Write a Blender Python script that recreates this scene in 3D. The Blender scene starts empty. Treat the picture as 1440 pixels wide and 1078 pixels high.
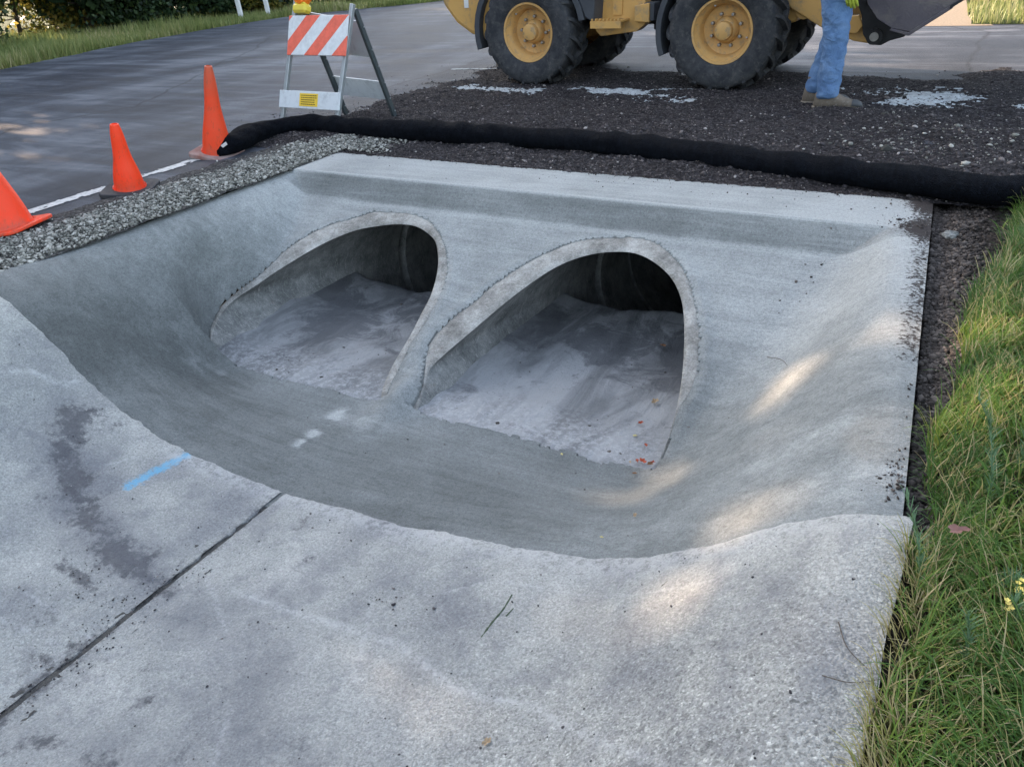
import bpy, math, random
import numpy as np
from mathutils import Vector, Matrix, Quaternion
random.seed(7); RNG = np.random.default_rng(7)
scene = bpy.context.scene
COL = scene.collection
PI = math.pi
# ------------------------------------------------------------------ camera basis (solved from the place's own right angles)
W0, H0, FPX, CH = 1440.0, 1078.0, 1125.0, 1.3
_y = np.array([745., 683., -FPX]); _y /= np.linalg.norm(_y)
_x = -np.array([-2180., 476., -FPX]); _x -= _x.dot(_y) * _y; _x /= np.linalg.norm(_x)
_z = np.cross(_x, _y)
CM = np.array([_x, _y, _z])
def ray(px, py):
    return CM @ np.array([px - 720, 539 - py, -FPX], float)
def gp(px, py, z=0.0):
    d = ray(px, py); t = (z - CH) / d[2]
    return np.array([0, 0, CH]) + d * t
# ------------------------------------------------------------------ noise in numpy
def _hash(ix, iy, s):
    h = (ix.astype(np.int64) * 374761393 + iy.astype(np.int64) * 668265263 + s * 1442695041) & 0xffffffff
    h = ((h ^ (h >> 13)) * 1274126177) & 0xffffffff
    return ((h ^ (h >> 16)) & 0xffff) / 65535.0
def vn(x, y, s=0):
    x = np.asarray(x, float); y = np.asarray(y, float)
    ix = np.floor(x); iy = np.floor(y); fx = x - ix; fy = y - iy
    fx = fx * fx * (3 - 2 * fx); fy = fy * fy * (3 - 2 * fy)
    a = _hash(ix, iy, s); b = _hash(ix + 1, iy, s); c = _hash(ix, iy + 1, s); d = _hash(ix + 1, iy + 1, s)
    return (a * (1 - fx) + b * fx) * (1 - fy) + (c * (1 - fx) + d * fx) * fy
def fbm(x, y, s=0, o=4):
    r = 0; a = .5; t = 0
    for k in range(o):
        r = r + a * vn(np.asarray(x) * 2 ** k, np.asarray(y) * 2 ** k, s + k * 17); t += a; a *= .5
    return r / t            # 0..1
def sst(a, b, x):
    t = np.clip((np.asarray(x, float) - a) / (b - a), 0, 1); return t * t * (3 - 2 * t)
def smax(a, b, k):
    h = np.clip(.5 + .5 * (a - b) / k, 0, 1); return b * (1 - h) + a * h + k * h * (1 - h)
# ------------------------------------------------------------------ mesh helpers
def raw(name, V, F, mat=None, parent=None, smooth=False, mats=None, midx=None):
    me = bpy.data.meshes.new(name)
    me.from_pydata([tuple(v) for v in V], [], [tuple(f) for f in F]) if not isinstance(F, np.ndarray) else npmesh(me, V, F)
    for m in (mats or ([mat] if mat else [])): me.materials.append(m)
    if midx is not None: me.polygons.foreach_set('material_index', midx)
    if smooth: me.polygons.foreach_set('use_smooth', [True] * len(me.polygons))
    me.update()
    o = bpy.data.objects.new(name, me); COL.objects.link(o)
    if parent is not None: o.parent = parent
    return o
def npmesh(me, V, F):
    V = np.asarray(V, np.float32); F = np.asarray(F, np.int32); n, k = F.shape
    me.vertices.add(len(V)); me.vertices.foreach_set('co', V.ravel())
    me.loops.add(n * k); me.loops.foreach_set('vertex_index', F.ravel())
    me.polygons.add(n); me.polygons.foreach_set('loop_start', np.arange(0, n * k, k, dtype=np.int32))
    me.polygons.foreach_set('loop_total', np.full(n, k, np.int32))
    me.update(calc_edges=True); me.validate()
def attr(o, name, vals):
    a = o.data.attributes.new(name, 'FLOAT', 'POINT'); a.data.foreach_set('value', np.asarray(vals, np.float32))
def tag(o, label=None, cat=None, group=None, kind=None):
    if label: o['label'] = label
    if cat: o['category'] = cat
    if group: o['group'] = group
    if kind: o['kind'] = kind
    return o
def empty(name, loc=(0, 0, 0), rz=0, label=None, cat=None, group=None):
    o = bpy.data.objects.new(name, None); COL.objects.link(o); o.location = loc; o.rotation_euler = (0, 0, rz)
    o.empty_display_size = .2
    return tag(o, label, cat, group)
def copy_tree(o, parent=None):
    c = o.copy(); COL.objects.link(c); c.parent = parent
    for ch in list(o.children): copy_tree(ch, c)
    return c
class MB:
    def __init__(s): s.V = []; s.F = []; s.M = []; s.mi = 0
    def add(s, V, F):
        n = len(s.V); s.V += [tuple(v) for v in V]; s.F += [tuple(i + n for i in f) for f in F]; s.M += [s.mi] * len(F); return s
    def box(s, c, d, R=None, bev=0):
        x, y, z = [q / 2 for q in d]
        if bev <= 0:
            V = [(a * x, b * y, e * z) for a in (-1, 1) for b in (-1, 1) for e in (-1, 1)]
            F = [(0, 1, 3, 2), (4, 6, 7, 5), (0, 4, 5, 1), (2, 3, 7, 6), (0, 2, 6, 4), (1, 5, 7, 3)]
        else:
            V = []; F = []; b = min(bev, x * .9, y * .9, z * .9); idx = {}
            for a in (-1, 1):
                for q in (-1, 1):
                    for e in (-1, 1):
                        for ax in range(3):
                            p = [a * (x - b), q * (y - b), e * (z - b)]; p[ax] = (a, q, e)[ax] * (x, y, z)[ax]
                            idx[a, q, e, ax] = len(V); V.append(p)
            for ax in range(3):
                u, v = [k for k in range(3) if k != ax]
                for sg in (-1, 1):
                    f = []
                    for (su, sv) in ((-1, -1), (1, -1), (1, 1), (-1, 1)):
                        k = [0, 0, 0]; k[ax] = sg; k[u] = su; k[v] = sv; f.append(idx[k[0], k[1], k[2], ax])
                    if sg * (1 if ax != 1 else -1) < 0: f = f[::-1]
                    F.append(f)
                for su in (-1, 1):
                    for sv in (-1, 1):
                        k1 = [0, 0, 0]; k2 = [0, 0, 0]; k1[ax] = -1; k2[ax] = 1
                        for k in (k1, k2): k[u] = su; k[v] = sv
                        F.append([idx[tuple(k1) + (u,)], idx[tuple(k2) + (u,)], idx[tuple(k2) + (v,)], idx[tuple(k1) + (v,)]])
            for a in (-1, 1):
                for q in (-1, 1):
                    for e in (-1, 1): F.append([idx[a, q, e, 0], idx[a, q, e, 1], idx[a, q, e, 2]])
        M = Matrix(R) if R is not None else Matrix.Identity(3)
        return s.add([M @ Vector(v) + Vector(c) for v in V], F)
    def bar(s, a, b, w, h=None, bev=0.0, up=(0, 0, 1)):
        a = Vector(a); b = Vector(b); h = h or w; d = (b - a); L = d.length; d.normalize(); u = Vector(up)
        if abs(d.dot(u)) > .98: u = Vector((1, 0, 0))
        sx = u.cross(d).normalized(); uz = d.cross(sx)
        R = Matrix((d, sx, uz)).transposed()
        return s.box((a + b) / 2, (L, w, h), R, bev)
    def tube(s, pts, r, n=12, caps=True, closed=False):
        pts = [Vector(p) for p in pts]; N = len(pts); rr = r if isinstance(r, (list, tuple)) else [r] * N
        V = []; F = []; prev = None
        for i, p in enumerate(pts):
            t = (pts[min(i + 1, N - 1)] - pts[max(i - 1, 0)]).normalized()
            if prev is None:
                u = Vector((0, 0, 1)) if abs(t.z) < .9 else Vector((1, 0, 0)); nx = u.cross(t).normalized()
            else: nx = (prev - t * prev.dot(t)).normalized()
            prev = nx; ny = t.cross(nx)
            for k in range(n):
                a = 2 * PI * k / n; V.append(p + (nx * math.cos(a) + ny * math.sin(a)) * rr[i])
        for i in range(N - 1):
            for k in range(n): F.append((i * n + k, i * n + (k + 1) % n, (i + 1) * n + (k + 1) % n, (i + 1) * n + k))
        if caps: F.append(tuple(range(n))[::-1]); F.append(tuple((N - 1) * n + k for k in range(n)))
        return s.add(V, F)
    def lathe(s, prof, c=(0, 0, 0), axis='z', n=32, caps=False, R=None):
        V = []; F = []
        for (r, z) in prof:
            for k in range(n):
                a = 2 * PI * k / n; x, y = r * math.cos(a), r * math.sin(a)
                V.append({'z': (x, y, z), 'y': (x, z, -y), 'x': (z, x, y)}[axis])
        m = len(prof)
        for i in range(m - 1):
            for k in range(n): F.append((i * n + k, i * n + (k + 1) % n, (i + 1) * n + (k + 1) % n, (i + 1) * n + k))
        if caps: F.append(tuple(range(n))[::-1]); F.append(tuple((m - 1) * n + k for k in range(n)))
        M = Matrix(R) if R is not None else Matrix.Identity(3)
        return s.add([M @ Vector(v) + Vector(c) for v in V], F)
    def prism(s, poly, y0, y1, axis='y'):
        n = len(poly)
        f = {'y': lambda a, b, t: (a, t, b), 'x': lambda a, b, t: (t, a, b), 'z': lambda a, b, t: (a, b, t)}[axis]
        V = [f(a, b, y0) for a, b in poly] + [f(a, b, y1) for a, b in poly]
        F = [tuple(range(n)), tuple(range(2 * n - 1, n - 1, -1))] + [(i, i + n, (i + 1) % n + n, (i + 1) % n) for i in range(n)]
        return s.add(V, F)
    def build(s, name, mat, parent=None, smooth=False, mats=None, bevel=0, seg=2):
        import bmesh
        me = bpy.data.meshes.new(name); me.from_pydata(s.V, [], s.F)
        bm = bmesh.new(); bm.from_mesh(me); bmesh.ops.recalc_face_normals(bm, faces=bm.faces)
        if bevel: bmesh.ops.bevel(bm, geom=[e for e in bm.edges if len(e.link_faces) == 2 and e.calc_face_angle(0) > .5], offset=bevel, segments=seg, profile=.5, affect='EDGES')
        bm.to_mesh(me); bm.free()
        for m in (mats or [mat]): me.materials.append(m)
        if mats and not bevel: me.polygons.foreach_set('material_index', s.M)
        if smooth:
            me.polygons.foreach_set('use_smooth', [True] * len(me.polygons))
            try: me.set_sharp_from_angle(angle=math.radians(38))
            except Exception: pass
        o = bpy.data.objects.new(name, me); COL.objects.link(o)
        if parent is not None: o.parent = parent
        return o
# ------------------------------------------------------------------ materials
class Gr:
    def __init__(s, name, rough=.85, spec=.3):
        s.m = bpy.data.materials.new(name); s.m.use_nodes = True; s.t = s.m.node_tree; s.n = s.t.nodes
        s.b = s.n['Principled BSDF']; s.b.inputs['Roughness'].default_value = rough
        s.b.inputs['Specular IOR Level'].default_value = spec
        s.tc = s.n.new('ShaderNodeTexCoord').outputs['Object']
    def L(s, a, b):
        if hasattr(a, 'is_output') or isinstance(a, bpy.types.NodeSocket): s.t.links.new(a, b)
        elif isinstance(a, (tuple, list)): b.default_value = (*a, 1) if len(a) == 3 and len(b.default_value) == 4 else a
        else: b.default_value = a
    def mp(s, sc=(1, 1, 1), rot=(0, 0, 0), v=None):
        n = s.n.new('ShaderNodeMapping'); n.inputs['Scale'].default_value = sc; n.inputs['Rotation'].default_value = rot
        s.L(v or s.tc, n.inputs['Vector']); return n.outputs[0]
    def noise(s, sc, det=4, ro=.55, v=None, dist=0):
        n = s.n.new('ShaderNodeTexNoise'); n.inputs['Scale'].default_value = sc; n.inputs['Detail'].default_value = det
        n.inputs['Roughness'].default_value = ro; n.inputs['Distortion'].default_value = dist; s.L(v or s.tc, n.inputs['Vector']); return n.outputs[0]
    def vor(s, sc, v=None, out='Distance', feat='F1', rnd=1):
        n = s.n.new('ShaderNodeTexVoronoi'); n.feature = feat; n.inputs['Scale'].default_value = sc; n.inputs['Randomness'].default_value = rnd
        s.L(v or s.tc, n.inputs['Vector']); return n.outputs[out]
    def ramp(s, f, st, interp='LINEAR'):
        n = s.n.new('ShaderNodeValToRGB'); r = n.color_ramp; r.interpolation = interp
        while len(r.elements) < len(st): r.elements.new(.5)
        for e, (p, c) in zip(r.elements, st):
            e.position = p; e.color = (*c, 1) if isinstance(c, (tuple, list)) else (c, c, c, 1)
        s.L(f, n.inputs[0]); return n.outputs[0]
    def mix(s, f, a, b, mode='MIX'):
        n = s.n.new('ShaderNodeMix'); n.data_type = 'RGBA'; n.blend_type = mode
        s.L(f, n.inputs[0]); s.L(a, n.inputs[6]); s.L(b, n.inputs[7]); return n.outputs[2]
    def ma(s, op, a, b=0, c=None, clamp=False):
        n = s.n.new('ShaderNodeMath'); n.operation = op; n.use_clamp = clamp; s.L(a, n.inputs[0]); s.L(b, n.inputs[1])
        if c is not None: s.L(c, n.inputs[2])
        return n.outputs[0]
    def at(s, name):
        n = s.n.new('ShaderNodeAttribute'); n.attribute_name = name; return n.outputs['Fac']
    def bump(s, h, dist=.01, st=1.0, nrm=None):
        n = s.n.new('ShaderNodeBump'); n.inputs['Distance'].default_value = dist; n.inputs['Strength'].default_value = st
        s.L(h, n.inputs['Height']);
        if nrm is not None: s.L(nrm, n.inputs['Normal'])
        return n.outputs[0]
    def fin(s, col=None, nrm=None, rough=None):
        if col is not None: s.L(col, s.b.inputs['Base Color'])
        if nrm is not None: s.L(nrm, s.b.inputs['Normal'])
        if rough is not None: s.L(rough, s.b.inputs['Roughness'])
        return s.m
def worn(name, c, c2=None, rough=.6, spec=.4, sc=6, amt=.5, bump=.0015, metal=0, fine=60, dirt=None, dz=None):
    g = Gr(name, rough, spec); c2 = c2 or tuple(q * .7 for q in c)
    f = g.ramp(g.noise(sc, 6, .65), [(.38, 0), (.68, 1)])
    col = g.mix(g.ma('MULTIPLY', f, amt), c, c2)
    if dirt:
        f2 = g.ramp(g.noise(sc * 2.3, 8, .7), [(.52, 0), (.66, 1)]); col = g.mix(g.ma('MULTIPLY', f2, .7), col, dirt)
    g.b.inputs['Metallic'].default_value = metal
    return g.fin(col, g.bump(g.noise(fine, 4, .6), bump), g.ramp(g.noise(sc * 3, 4), [(.3, rough - .12), (.7, min(1, rough + .12))]))
# ================================================================== LIGHT
SE, SA = math.radians(20), math.radians(12)      # sun elevation, and azimuth off -X towards +Y
SUN = Vector((-math.cos(SE) * math.cos(SA), math.cos(SE) * math.sin(SA), math.sin(SE)))
w = bpy.data.worlds.new('World'); scene.world = w; w.use_nodes = True; wn = w.node_tree
sky = wn.nodes.new('ShaderNodeTexSky'); sky.sky_type = 'NISHITA'; sky.sun_disc = False
sky.sun_elevation = SE; sky.sun_rotation = math.atan2(SUN.x, SUN.y)
sky.air_density = 1.0; sky.dust_density = 3.0; sky.ozone_density = 1.0
hs = wn.nodes.new('ShaderNodeHueSaturation'); hs.inputs['Saturation'].default_value = .66; wn.links.new(sky.outputs[0], hs.inputs['Color']); wn.links.new(hs.outputs[0], wn.nodes['Background'].inputs[0]); wn.nodes['Background'].inputs[1].default_value = .13
sl = bpy.data.lights.new('sun', 'SUN'); sl.energy = 2.3; sl.angle = math.radians(.5); sl.color = (1, .73, .52)
so = bpy.data.objects.new('sun', sl); COL.objects.link(so); so.rotation_euler = SUN.to_track_quat('Z', 'Y').to_euler(); so.location = (-10, 2, 14)
scene.view_settings.view_transform = 'Standard'; scene.view_settings.look = 'None'; scene.view_settings.exposure = 2.32; scene.view_settings.gamma = 1
# ================================================================== CAMERA
cd = bpy.data.cameras.new('camera'); cam = bpy.data.objects.new('camera', cd); COL.objects.link(cam)
cd.sensor_width = 36; cd.lens = 36 * FPX / W0; cd.clip_start = .05; cd.clip_end = 2000
R4 = Matrix([list(r) for r in CM]).to_4x4(); cam.matrix_world = Matrix.Translation((0, 0, CH)) @ R4
scene.cycles.max_bounces = 12; scene.cycles.diffuse_bounces = 7
scene.camera = cam; scene.render.resolution_x = 1024; scene.render.resolution_y = 766
# ================================================================== THE CHANNEL SURFACE
P1 = ([-4.6, -4.05, -3.95, -3.82, -3.57, -3.39, -3.15, -2.88, -2.25, -1.65, -1.21, -.82, -.66, -.47, -.28, -.11, 0, .3], [.02, .02, .0, -.05, -.25, -.41, -.53, -.61, -.665, -.61, -.55, -.47, -.40, -.28, -.14, -.035, -.012, 0])
P2 = ([-4.6, -4.12, -3.97, -3.8, -3.66, -3.5, -3.35, -3.1, -1.3, -1.0, -.85, -.65, -.4, -.18, -.05, .3], [0, 0, -.08, -.24, -.42, -.6, -.685, -.70, -.70, -.695, -.62, -.47, -.27, -.09, -.012, 0])
_xs = np.linspace(-4.6, .3, 981)
def _sm(P, k):
    z = np.interp(_xs, P[0], P[1]); ker = np.hanning(k); ker /= ker.sum(); return np.convolve(np.pad(z, k // 2, 'edge'), ker, 'valid')[:len(_xs)]
U1, U2 = _sm(P1, 41), _sm(P2, 47)
def U(x, y):
    t = sst(1.75, 2.6, y); return np.interp(x, _xs, U1) * (1 - t) + np.interp(x, _xs, U2) * t
SL = .446
def mitre(y): return -.7 + SL * (np.asarray(y) - 2.6)
def EX(y): return -.066 * np.maximum(0, np.asarray(y, float) - 1.8)
def S(x, y):
    x = np.asarray(x, float); y = np.asarray(y, float); x = x - EX(y) * sst(-.85, 0, x)
    u = U(x, y); b = mitre(y)
    z = smax(u, b, .05 + .13 * sst(-1.1, -.6, x))
    step = -.12 + (y - 3.885) * 1.05
    z = smax(z, np.where(y > 3.7, step, -9), .004)
    z = np.where(y > 3.99, np.minimum(z, .0), z)
    z = np.minimum(z, .012)
    z = z + .075 * np.exp(-((x + 2.27) / .10) ** 2 - ((y - 2.62) / .17) ** 2)       # mortar nose between the pipes
    z = z + (fbm(x * 2.2, y * 2.2, 5) - .5) * .02 * sst(-.05, -.3, z)
    return z
def hitS(px, py):
    d = ray(px, py); o = np.array([0, 0, CH]); lo, hi = .1, 12.
    ts = np.linspace(.3, 3, 4000) * (CH / -d[2])
    P = o + ts[:, None] * d; k = np.argmax(P[:, 2] < S(P[:, 0], P[:, 1])); return P[k]
def spl(P, n):
    P = np.array(P, float); a = np.vstack([2 * P[0] - P[1], P, 2 * P[-1] - P[-2]]); out = []
    m = len(P) - 1
    for i in range(m):
        for t in np.linspace(0, 1, 24, endpoint=False):
            p0, p1, p2, p3 = a[i], a[i + 1], a[i + 2], a[i + 3]
            out.append(.5 * (2 * p1 + (p2 - p0) * t + (2 * p0 - 5 * p1 + 4 * p2 - p3) * t * t + (3 * p1 - p0 - 3 * p2 + p3) * t ** 3))
    out.append(P[-1]); out = np.array(out)
    L = np.r_[0, np.cumsum(np.linalg.norm(np.diff(out, axis=0), axis=1))]; q = np.linspace(0, L[-1], n)
    return np.stack([np.interp(q, L, out[:, k]) for k in range(P.shape[1])], 1)
def mp_(pts):
    """picture outline of the cut pipe mouths laid on the mitre plane"""
    out = []
    for px, py in pts:
        d = ray(px, py); t = (-.7 - 2.6 * SL - CH) / (d[2] - SL * d[1]); q = np.array([0, 0, CH]) + d * t; out.append((q[0], q[1]))
    return out
RI = [(-2.15, 2.59)] + mp_([(592, 560), (598, 540), (605, 517), (628, 494), (654, 472), (689, 442), (717, 419), (749, 395), (784, 373), (820, 359), (855, 353), (890, 354), (918, 366), (943, 388), (957, 416), (962, 451), (961, 507), (954, 560), (943, 605), (930, 640)]) + [(-.945, 2.59)]
RO = [(-2.19, 2.60)] + mp_([(594, 545), (599, 510), (605, 485), (626, 458), (661, 430), (703, 396), (746, 368), (788, 349), (827, 338), (858, 334), (894, 334), (925, 345), (954, 370), (971, 405), (980, 451), (980, 507), (972, 548), (956, 575), (944, 608), (931, 641)]) + [(-.943, 2.60)]
LI = [(-3.60, 2.59)] + mp_([(297, 480), (303, 455), (324, 425), (360, 400), (386, 382), (410, 367), (440, 349), (470, 334), (502, 322), (535, 316), (562, 314), (585, 317), (603, 328), (613, 341), (616, 365), (613, 389), (605, 415), (591, 442), (579, 466), (565, 490), (550, 516), (538, 545)]) + [(-2.37, 2.59)]
LO = [(-3.61, 2.60)] + mp_([(295, 479), (300, 453), (318, 424), (355, 395), (380, 374), (398, 356), (428, 335), (464, 317), (502, 307), (526, 299), (559, 298), (585, 303), (606, 315), (621, 335), (628, 362), (627, 389), (616, 418), (603, 445), (591, 466), (576, 490), (563, 516), (548, 545)]) + [(-2.34, 2.60)]
NO = 160
curves = {}
for k, (I_, O_) in dict(L=(LI, LO), R=(RI, RO)).items():
    I_ = spl(I_, NO); O_ = spl(O_, NO)
    s_ = np.linspace(0, 1, NO); wv = (fbm(s_ * 60 + (5 if k == 'L' else 90), 0 * s_, 3, 3) - .5) * .012 + (fbm(s_ * 14, 0 * s_ + 4, 8, 2) - .5) * .02
    env = sst(0, .06, s_) * sst(1, .9, s_)
    N_ = O_ - I_; N_ /= np.maximum(np.linalg.norm(N_, axis=1), 1e-3)[:, None]
    O_ = O_ + N_ * (wv * env)[:, None]
    curves[k] = (I_, O_)
def inpoly(x, y, P):
    r = np.zeros(x.shape, bool); n = len(P)
    for i in range(n):
        x1, y1 = P[i]; x2, y2 = P[(i + 1) % n]
        if y1 == y2: continue
        c = ((y1 > y) != (y2 > y)) & (x < (x2 - x1) * (y - y1) / (y2 - y1) + x1); r ^= c
    return r
def segd(x, y, P):
    """distance, closest point to polyline"""
    best = np.full(x.shape, 1e9); cx = x.copy(); cy = y.copy()
    for i in range(len(P) - 1):
        a, b = P[i], P[i + 1]; d = b - a; q = max(d @ d, 1e-12)
        t = np.clip(((x - a[0]) * d[0] + (y - a[1]) * d[1]) / q, 0, 1); ex = a[0] + t * d[0]; ey = a[1] + t * d[1]
        D = np.hypot(x - ex, y - ey); m = D < best; best = np.where(m, D, best); cx = np.where(m, ex, cx); cy = np.where(m, ey, cy)
    return best, cx, cy
def grid(x0, x1, y0, y1, d):
    nx = int(round((x1 - x0) / d)) + 1; ny = int(round((y1 - y0) / d)) + 1
    X, Y = np.meshgrid(np.linspace(x0, x1, nx), np.linspace(y0, y1, ny)); i = np.arange(nx * ny).reshape(ny, nx)
    F = np.stack([i[:-1, :-1], i[:-1, 1:], i[1:, 1:], i[1:, :-1]], -1).reshape(-1, 4)
    return X.ravel(), Y.ravel(), F, nx, ny
def compact(V, F, extra=()):
    u, inv = np.unique(F, return_inverse=True); return V[u], inv.reshape(F.shape), [e[u] for e in extra]
def skirt(V, F, dz, pred=None, dvec=None):
    """drop a wall from every open edge"""
    E = np.concatenate([F[:, [0, 1]], F[:, [1, 2]], F[:, [2, 3]], F[:, [3, 0]]])
    key = np.sort(E, 1); _, idx, cnt = np.unique(key, axis=0, return_index=True, return_counts=True)
    B = E[idx[cnt == 1]]
    if pred is not None: B = B[pred(V[B[:, 0]]) & pred(V[B[:, 1]])]
    u, inv = np.unique(B, return_inverse=True); inv = inv.reshape(B.shape); n = len(V)
    low = V[u].copy(); low[:, 2] -= (dz(V[u]) if callable(dz) else dz)
    Q = np.stack([B[:, 1], B[:, 0], n + inv[:, 0], n + inv[:, 1]], 1)
    return np.vstack([V, low]), np.vstack([F, Q]), u
# ------------------------------------------------------------------ concrete materials
def conc_new():
    g = Gr('fresh_concrete', .88, .25)
    dry = g.at('dry'); st = g.mp((1.2, 22, 22)); st2 = g.mp((3, 70, 70))  # dry: damp and dry tone mixed with painted bowl and riser shade
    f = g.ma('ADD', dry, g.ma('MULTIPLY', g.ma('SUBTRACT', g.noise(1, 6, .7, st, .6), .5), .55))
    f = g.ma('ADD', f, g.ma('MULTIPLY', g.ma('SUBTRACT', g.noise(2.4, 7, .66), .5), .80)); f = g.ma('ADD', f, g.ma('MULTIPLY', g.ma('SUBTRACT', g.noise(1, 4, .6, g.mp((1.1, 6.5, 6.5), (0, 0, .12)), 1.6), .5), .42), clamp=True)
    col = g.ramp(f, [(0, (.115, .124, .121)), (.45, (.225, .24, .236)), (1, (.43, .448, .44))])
    sp = g.ramp(g.noise(240, 2, .6), [(.35, .78), (.55, 1.0), (.75, 1.22)])
    col = g.mix(1, col, sp, 'MULTIPLY')
    sp2 = g.ramp(g.noise(70, 5, .8), [(.36, .66), (.5, 1.0), (.64, 1.18)]); col = g.mix(.7, col, sp2, 'MULTIPLY')
    h = g.ma('ADD', g.ma('MULTIPLY', g.noise(1, 4, .6, st2, .4), 1.0), g.ma('MULTIPLY', g.noise(170, 3, .6), .8))
    n = g.bump(h, .007, 1.0); n = g.bump(g.noise(9, 5, .6), .014, .6, n)
    d = g.at('soil'); df = g.ramp(g.ma('ADD', d, g.ma('MULTIPLY', g.ma('SUBTRACT', g.noise(60, 5, .75), .5), 1.6)), [(.5, 0), (.62, 1)])
    col = g.mix(df, col, (.045, .038, .036))
    return g.fin(col, n)
def conc_old():
    g = Gr('weathered_concrete', .9, .25)
    f = g.noise(2.2, 7, .65)
    col = g.ramp(f, [(.34, (.26, .265, .268)), (.5, (.378, .382, .362)), (.66, (.48, .478, .45))])
    ag = g.vor(210, out='Color'); sep = g.n.new('ShaderNodeSeparateColor'); g.L(ag, sep.inputs[0])
    big = g.vor(105, out='Color'); sep2 = g.n.new('ShaderNodeSeparateColor'); g.L(big, sep2.inputs[0])
    exp = g.at('aggr')
    a1 = g.ramp(sep.outputs[0], [(0, .55), (.25, .85), (.8, 1.05), (.95, 1.45)], 'CONSTANT')
    a2 = g.ramp(sep2.outputs[1], [(0, .42), (.10, .8), (.2, 1.0), (.88, 1.0), (.93, 1.5)], 'CONSTANT')
    col = g.mix(g.ma('MULTIPLY_ADD', exp, .6, .22), col, g.mix(1, col, a1, 'MULTIPLY'))
    col = g.mix(g.ma('MULTIPLY_ADD', exp, .5, .1), col, g.mix(1, col, a2, 'MULTIPLY'))
    fn = g.ramp(g.noise(120, 5, .8), [(.36, .70), (.5, 1.0), (.64, 1.20)]); col = g.mix(1, col, fn, 'MULTIPLY')
    pits = g.ramp(g.noise(38, 7, .8), [(.31, 1), (.40, 0)]); col = g.mix(g.ma('MULTIPLY', pits, .7), col, (.10, .10, .11))
    blot = g.ramp(g.noise(5.5, 9, .78, dist=.3), [(.50, 0), (.62, 1)]); col = g.mix(g.ma('MULTIPLY', blot, .42), col, (.17, .175, .19))
    st = g.at('stain'); sf = g.ramp(g.ma('ADD', st, g.ma('MULTIPLY', g.ma('SUBTRACT', g.ma('MULTIPLY_ADD', g.noise(5, 4, .6), .5, g.ma('MULTIPLY', g.noise(28, 8, .8), .5)), .5), 4.2)), [(.45, 0), (.8, 1)])
    col = g.mix(g.ma('MULTIPLY', sf, .85), col, g.ramp(g.noise(22, 7, .8), [(.35, (.035, .035, .04)), (.68, (.14, .138, .142))]))
    soft = g.ma('MULTIPLY', g.at('damp'), g.ramp(g.noise(4, 7, .7), [(.3, .35), (.65, 1.2)])); col = g.mix(g.ma('MULTIPLY', soft, .55), col, (.13, .135, .155))
    bl = g.ramp(g.ma('ADD', g.at('blue'), g.ma('MULTIPLY', g.ma('SUBTRACT', g.noise(38, 7, .85), .5), 3.0)), [(.45, 0), (.85, 1)]); col = g.mix(g.ma('MULTIPLY', bl, .75), col, (.14, .42, .64))
    ln = g.at('vein'); lf = g.ma('MULTIPLY', ln, g.ramp(g.noise(30, 5, .7), [(.38, 0), (.55, 1)])); col = g.mix(g.ma('MULTIPLY', lf, .5), col, (.56, .56, .56))
    h = g.ma('ADD', g.ma('MULTIPLY', g.vor(150), -1.2), g.ma('MULTIPLY', g.noise(200, 3, .6), 1.0))
    n = g.bump(h, .004, .8); n = g.bump(g.noise(11, 6, .65), .014, .55, n)
    return g.fin(col, n)
M_new, M_old = conc_new(), conc_old()
# ------------------------------------------------------------------ basin (new concrete)
X, Y, F, nx, ny = grid(-4.12, 0.0, 1.70, 4.5, .0125)
edge = np.minimum(np.minimum(0 - X, X + 4.12), 4.5 - Y)
ins = np.zeros(X.shape, bool)
for k in 'LR':
    I_, O_ = curves[k]; fx_ = np.linspace(O_[-1][0], O_[0][0], 60)[1:-1]; fy_e = 2.60 + ((fbm(fx_ * 5, 0 * fx_, 79, 3) - .5) * .07 + (fbm(fx_ * 40, 0 * fx_, 78, 2) - .5) * .014) * sst(0, .12, np.minimum(fx_ - fx_.min(), fx_.max() - fx_)); P = np.vstack([O_, np.stack([fx_, fy_e], 1)]); ins |= inpoly(X, Y, P)
    near = (X > P[:, 0].min() - .03) & (X < P[:, 0].max() + .03) & (Y > 2.5) & (Y < P[:, 1].max() + .03) & ~ins
    PP = np.vstack([P, P[:1]]); D, cx, cy = segd(X[near], Y[near], PP); m = D < .0095
    xi = X[near]; yi = Y[near]; xi[m] = cx[m]; yi[m] = cy[m]; X[near] = xi; Y[near] = yi
Z = S(X, Y)
for k in 'LR':      # bring the concrete flush to the cut pipe face
    I_, O_ = curves[k]; near = (np.abs(X - O_[:, 0].mean()) < .95) & (Y > 2.6) & (Y < 4.0)
    D, cx, cy = segd(X[near], Y[near], O_); wgt = np.exp(-(D / .075) ** 2) * (1 - np.exp(-((X[near] + 2.28) / .11) ** 2) * sst(2.95, 2.7, Y[near])); Z[near] = Z[near] * (1 - wgt) + (mitre(cy) + .004 + .02 * np.minimum(D / .04, 1)) * wgt
X = X + EX(Y) * sst(-.85, 0, X); far_edge = sst(.0, .05, edge); Z = Z - (1 - far_edge) * .006
keep = ~ins; F = F[keep[F].all(1)]
V = np.stack([X, Y, Z], 1)
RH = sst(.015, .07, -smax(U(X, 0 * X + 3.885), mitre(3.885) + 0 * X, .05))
dry_shade = .39 + .38 * sst(2.75, 3.4, Y) * sst(-3.95, -3.3, X) + .22 * sst(-1.0, -.1, X) - .22 * sst(-3.0, -3.5, X) * sst(3.7, 3.0, Y) - .12 * sst(2.6, 2.2, Y) * sst(-.8, -1.4, X)  # damp tone of the bowl, with some of its shade painted in
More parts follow.
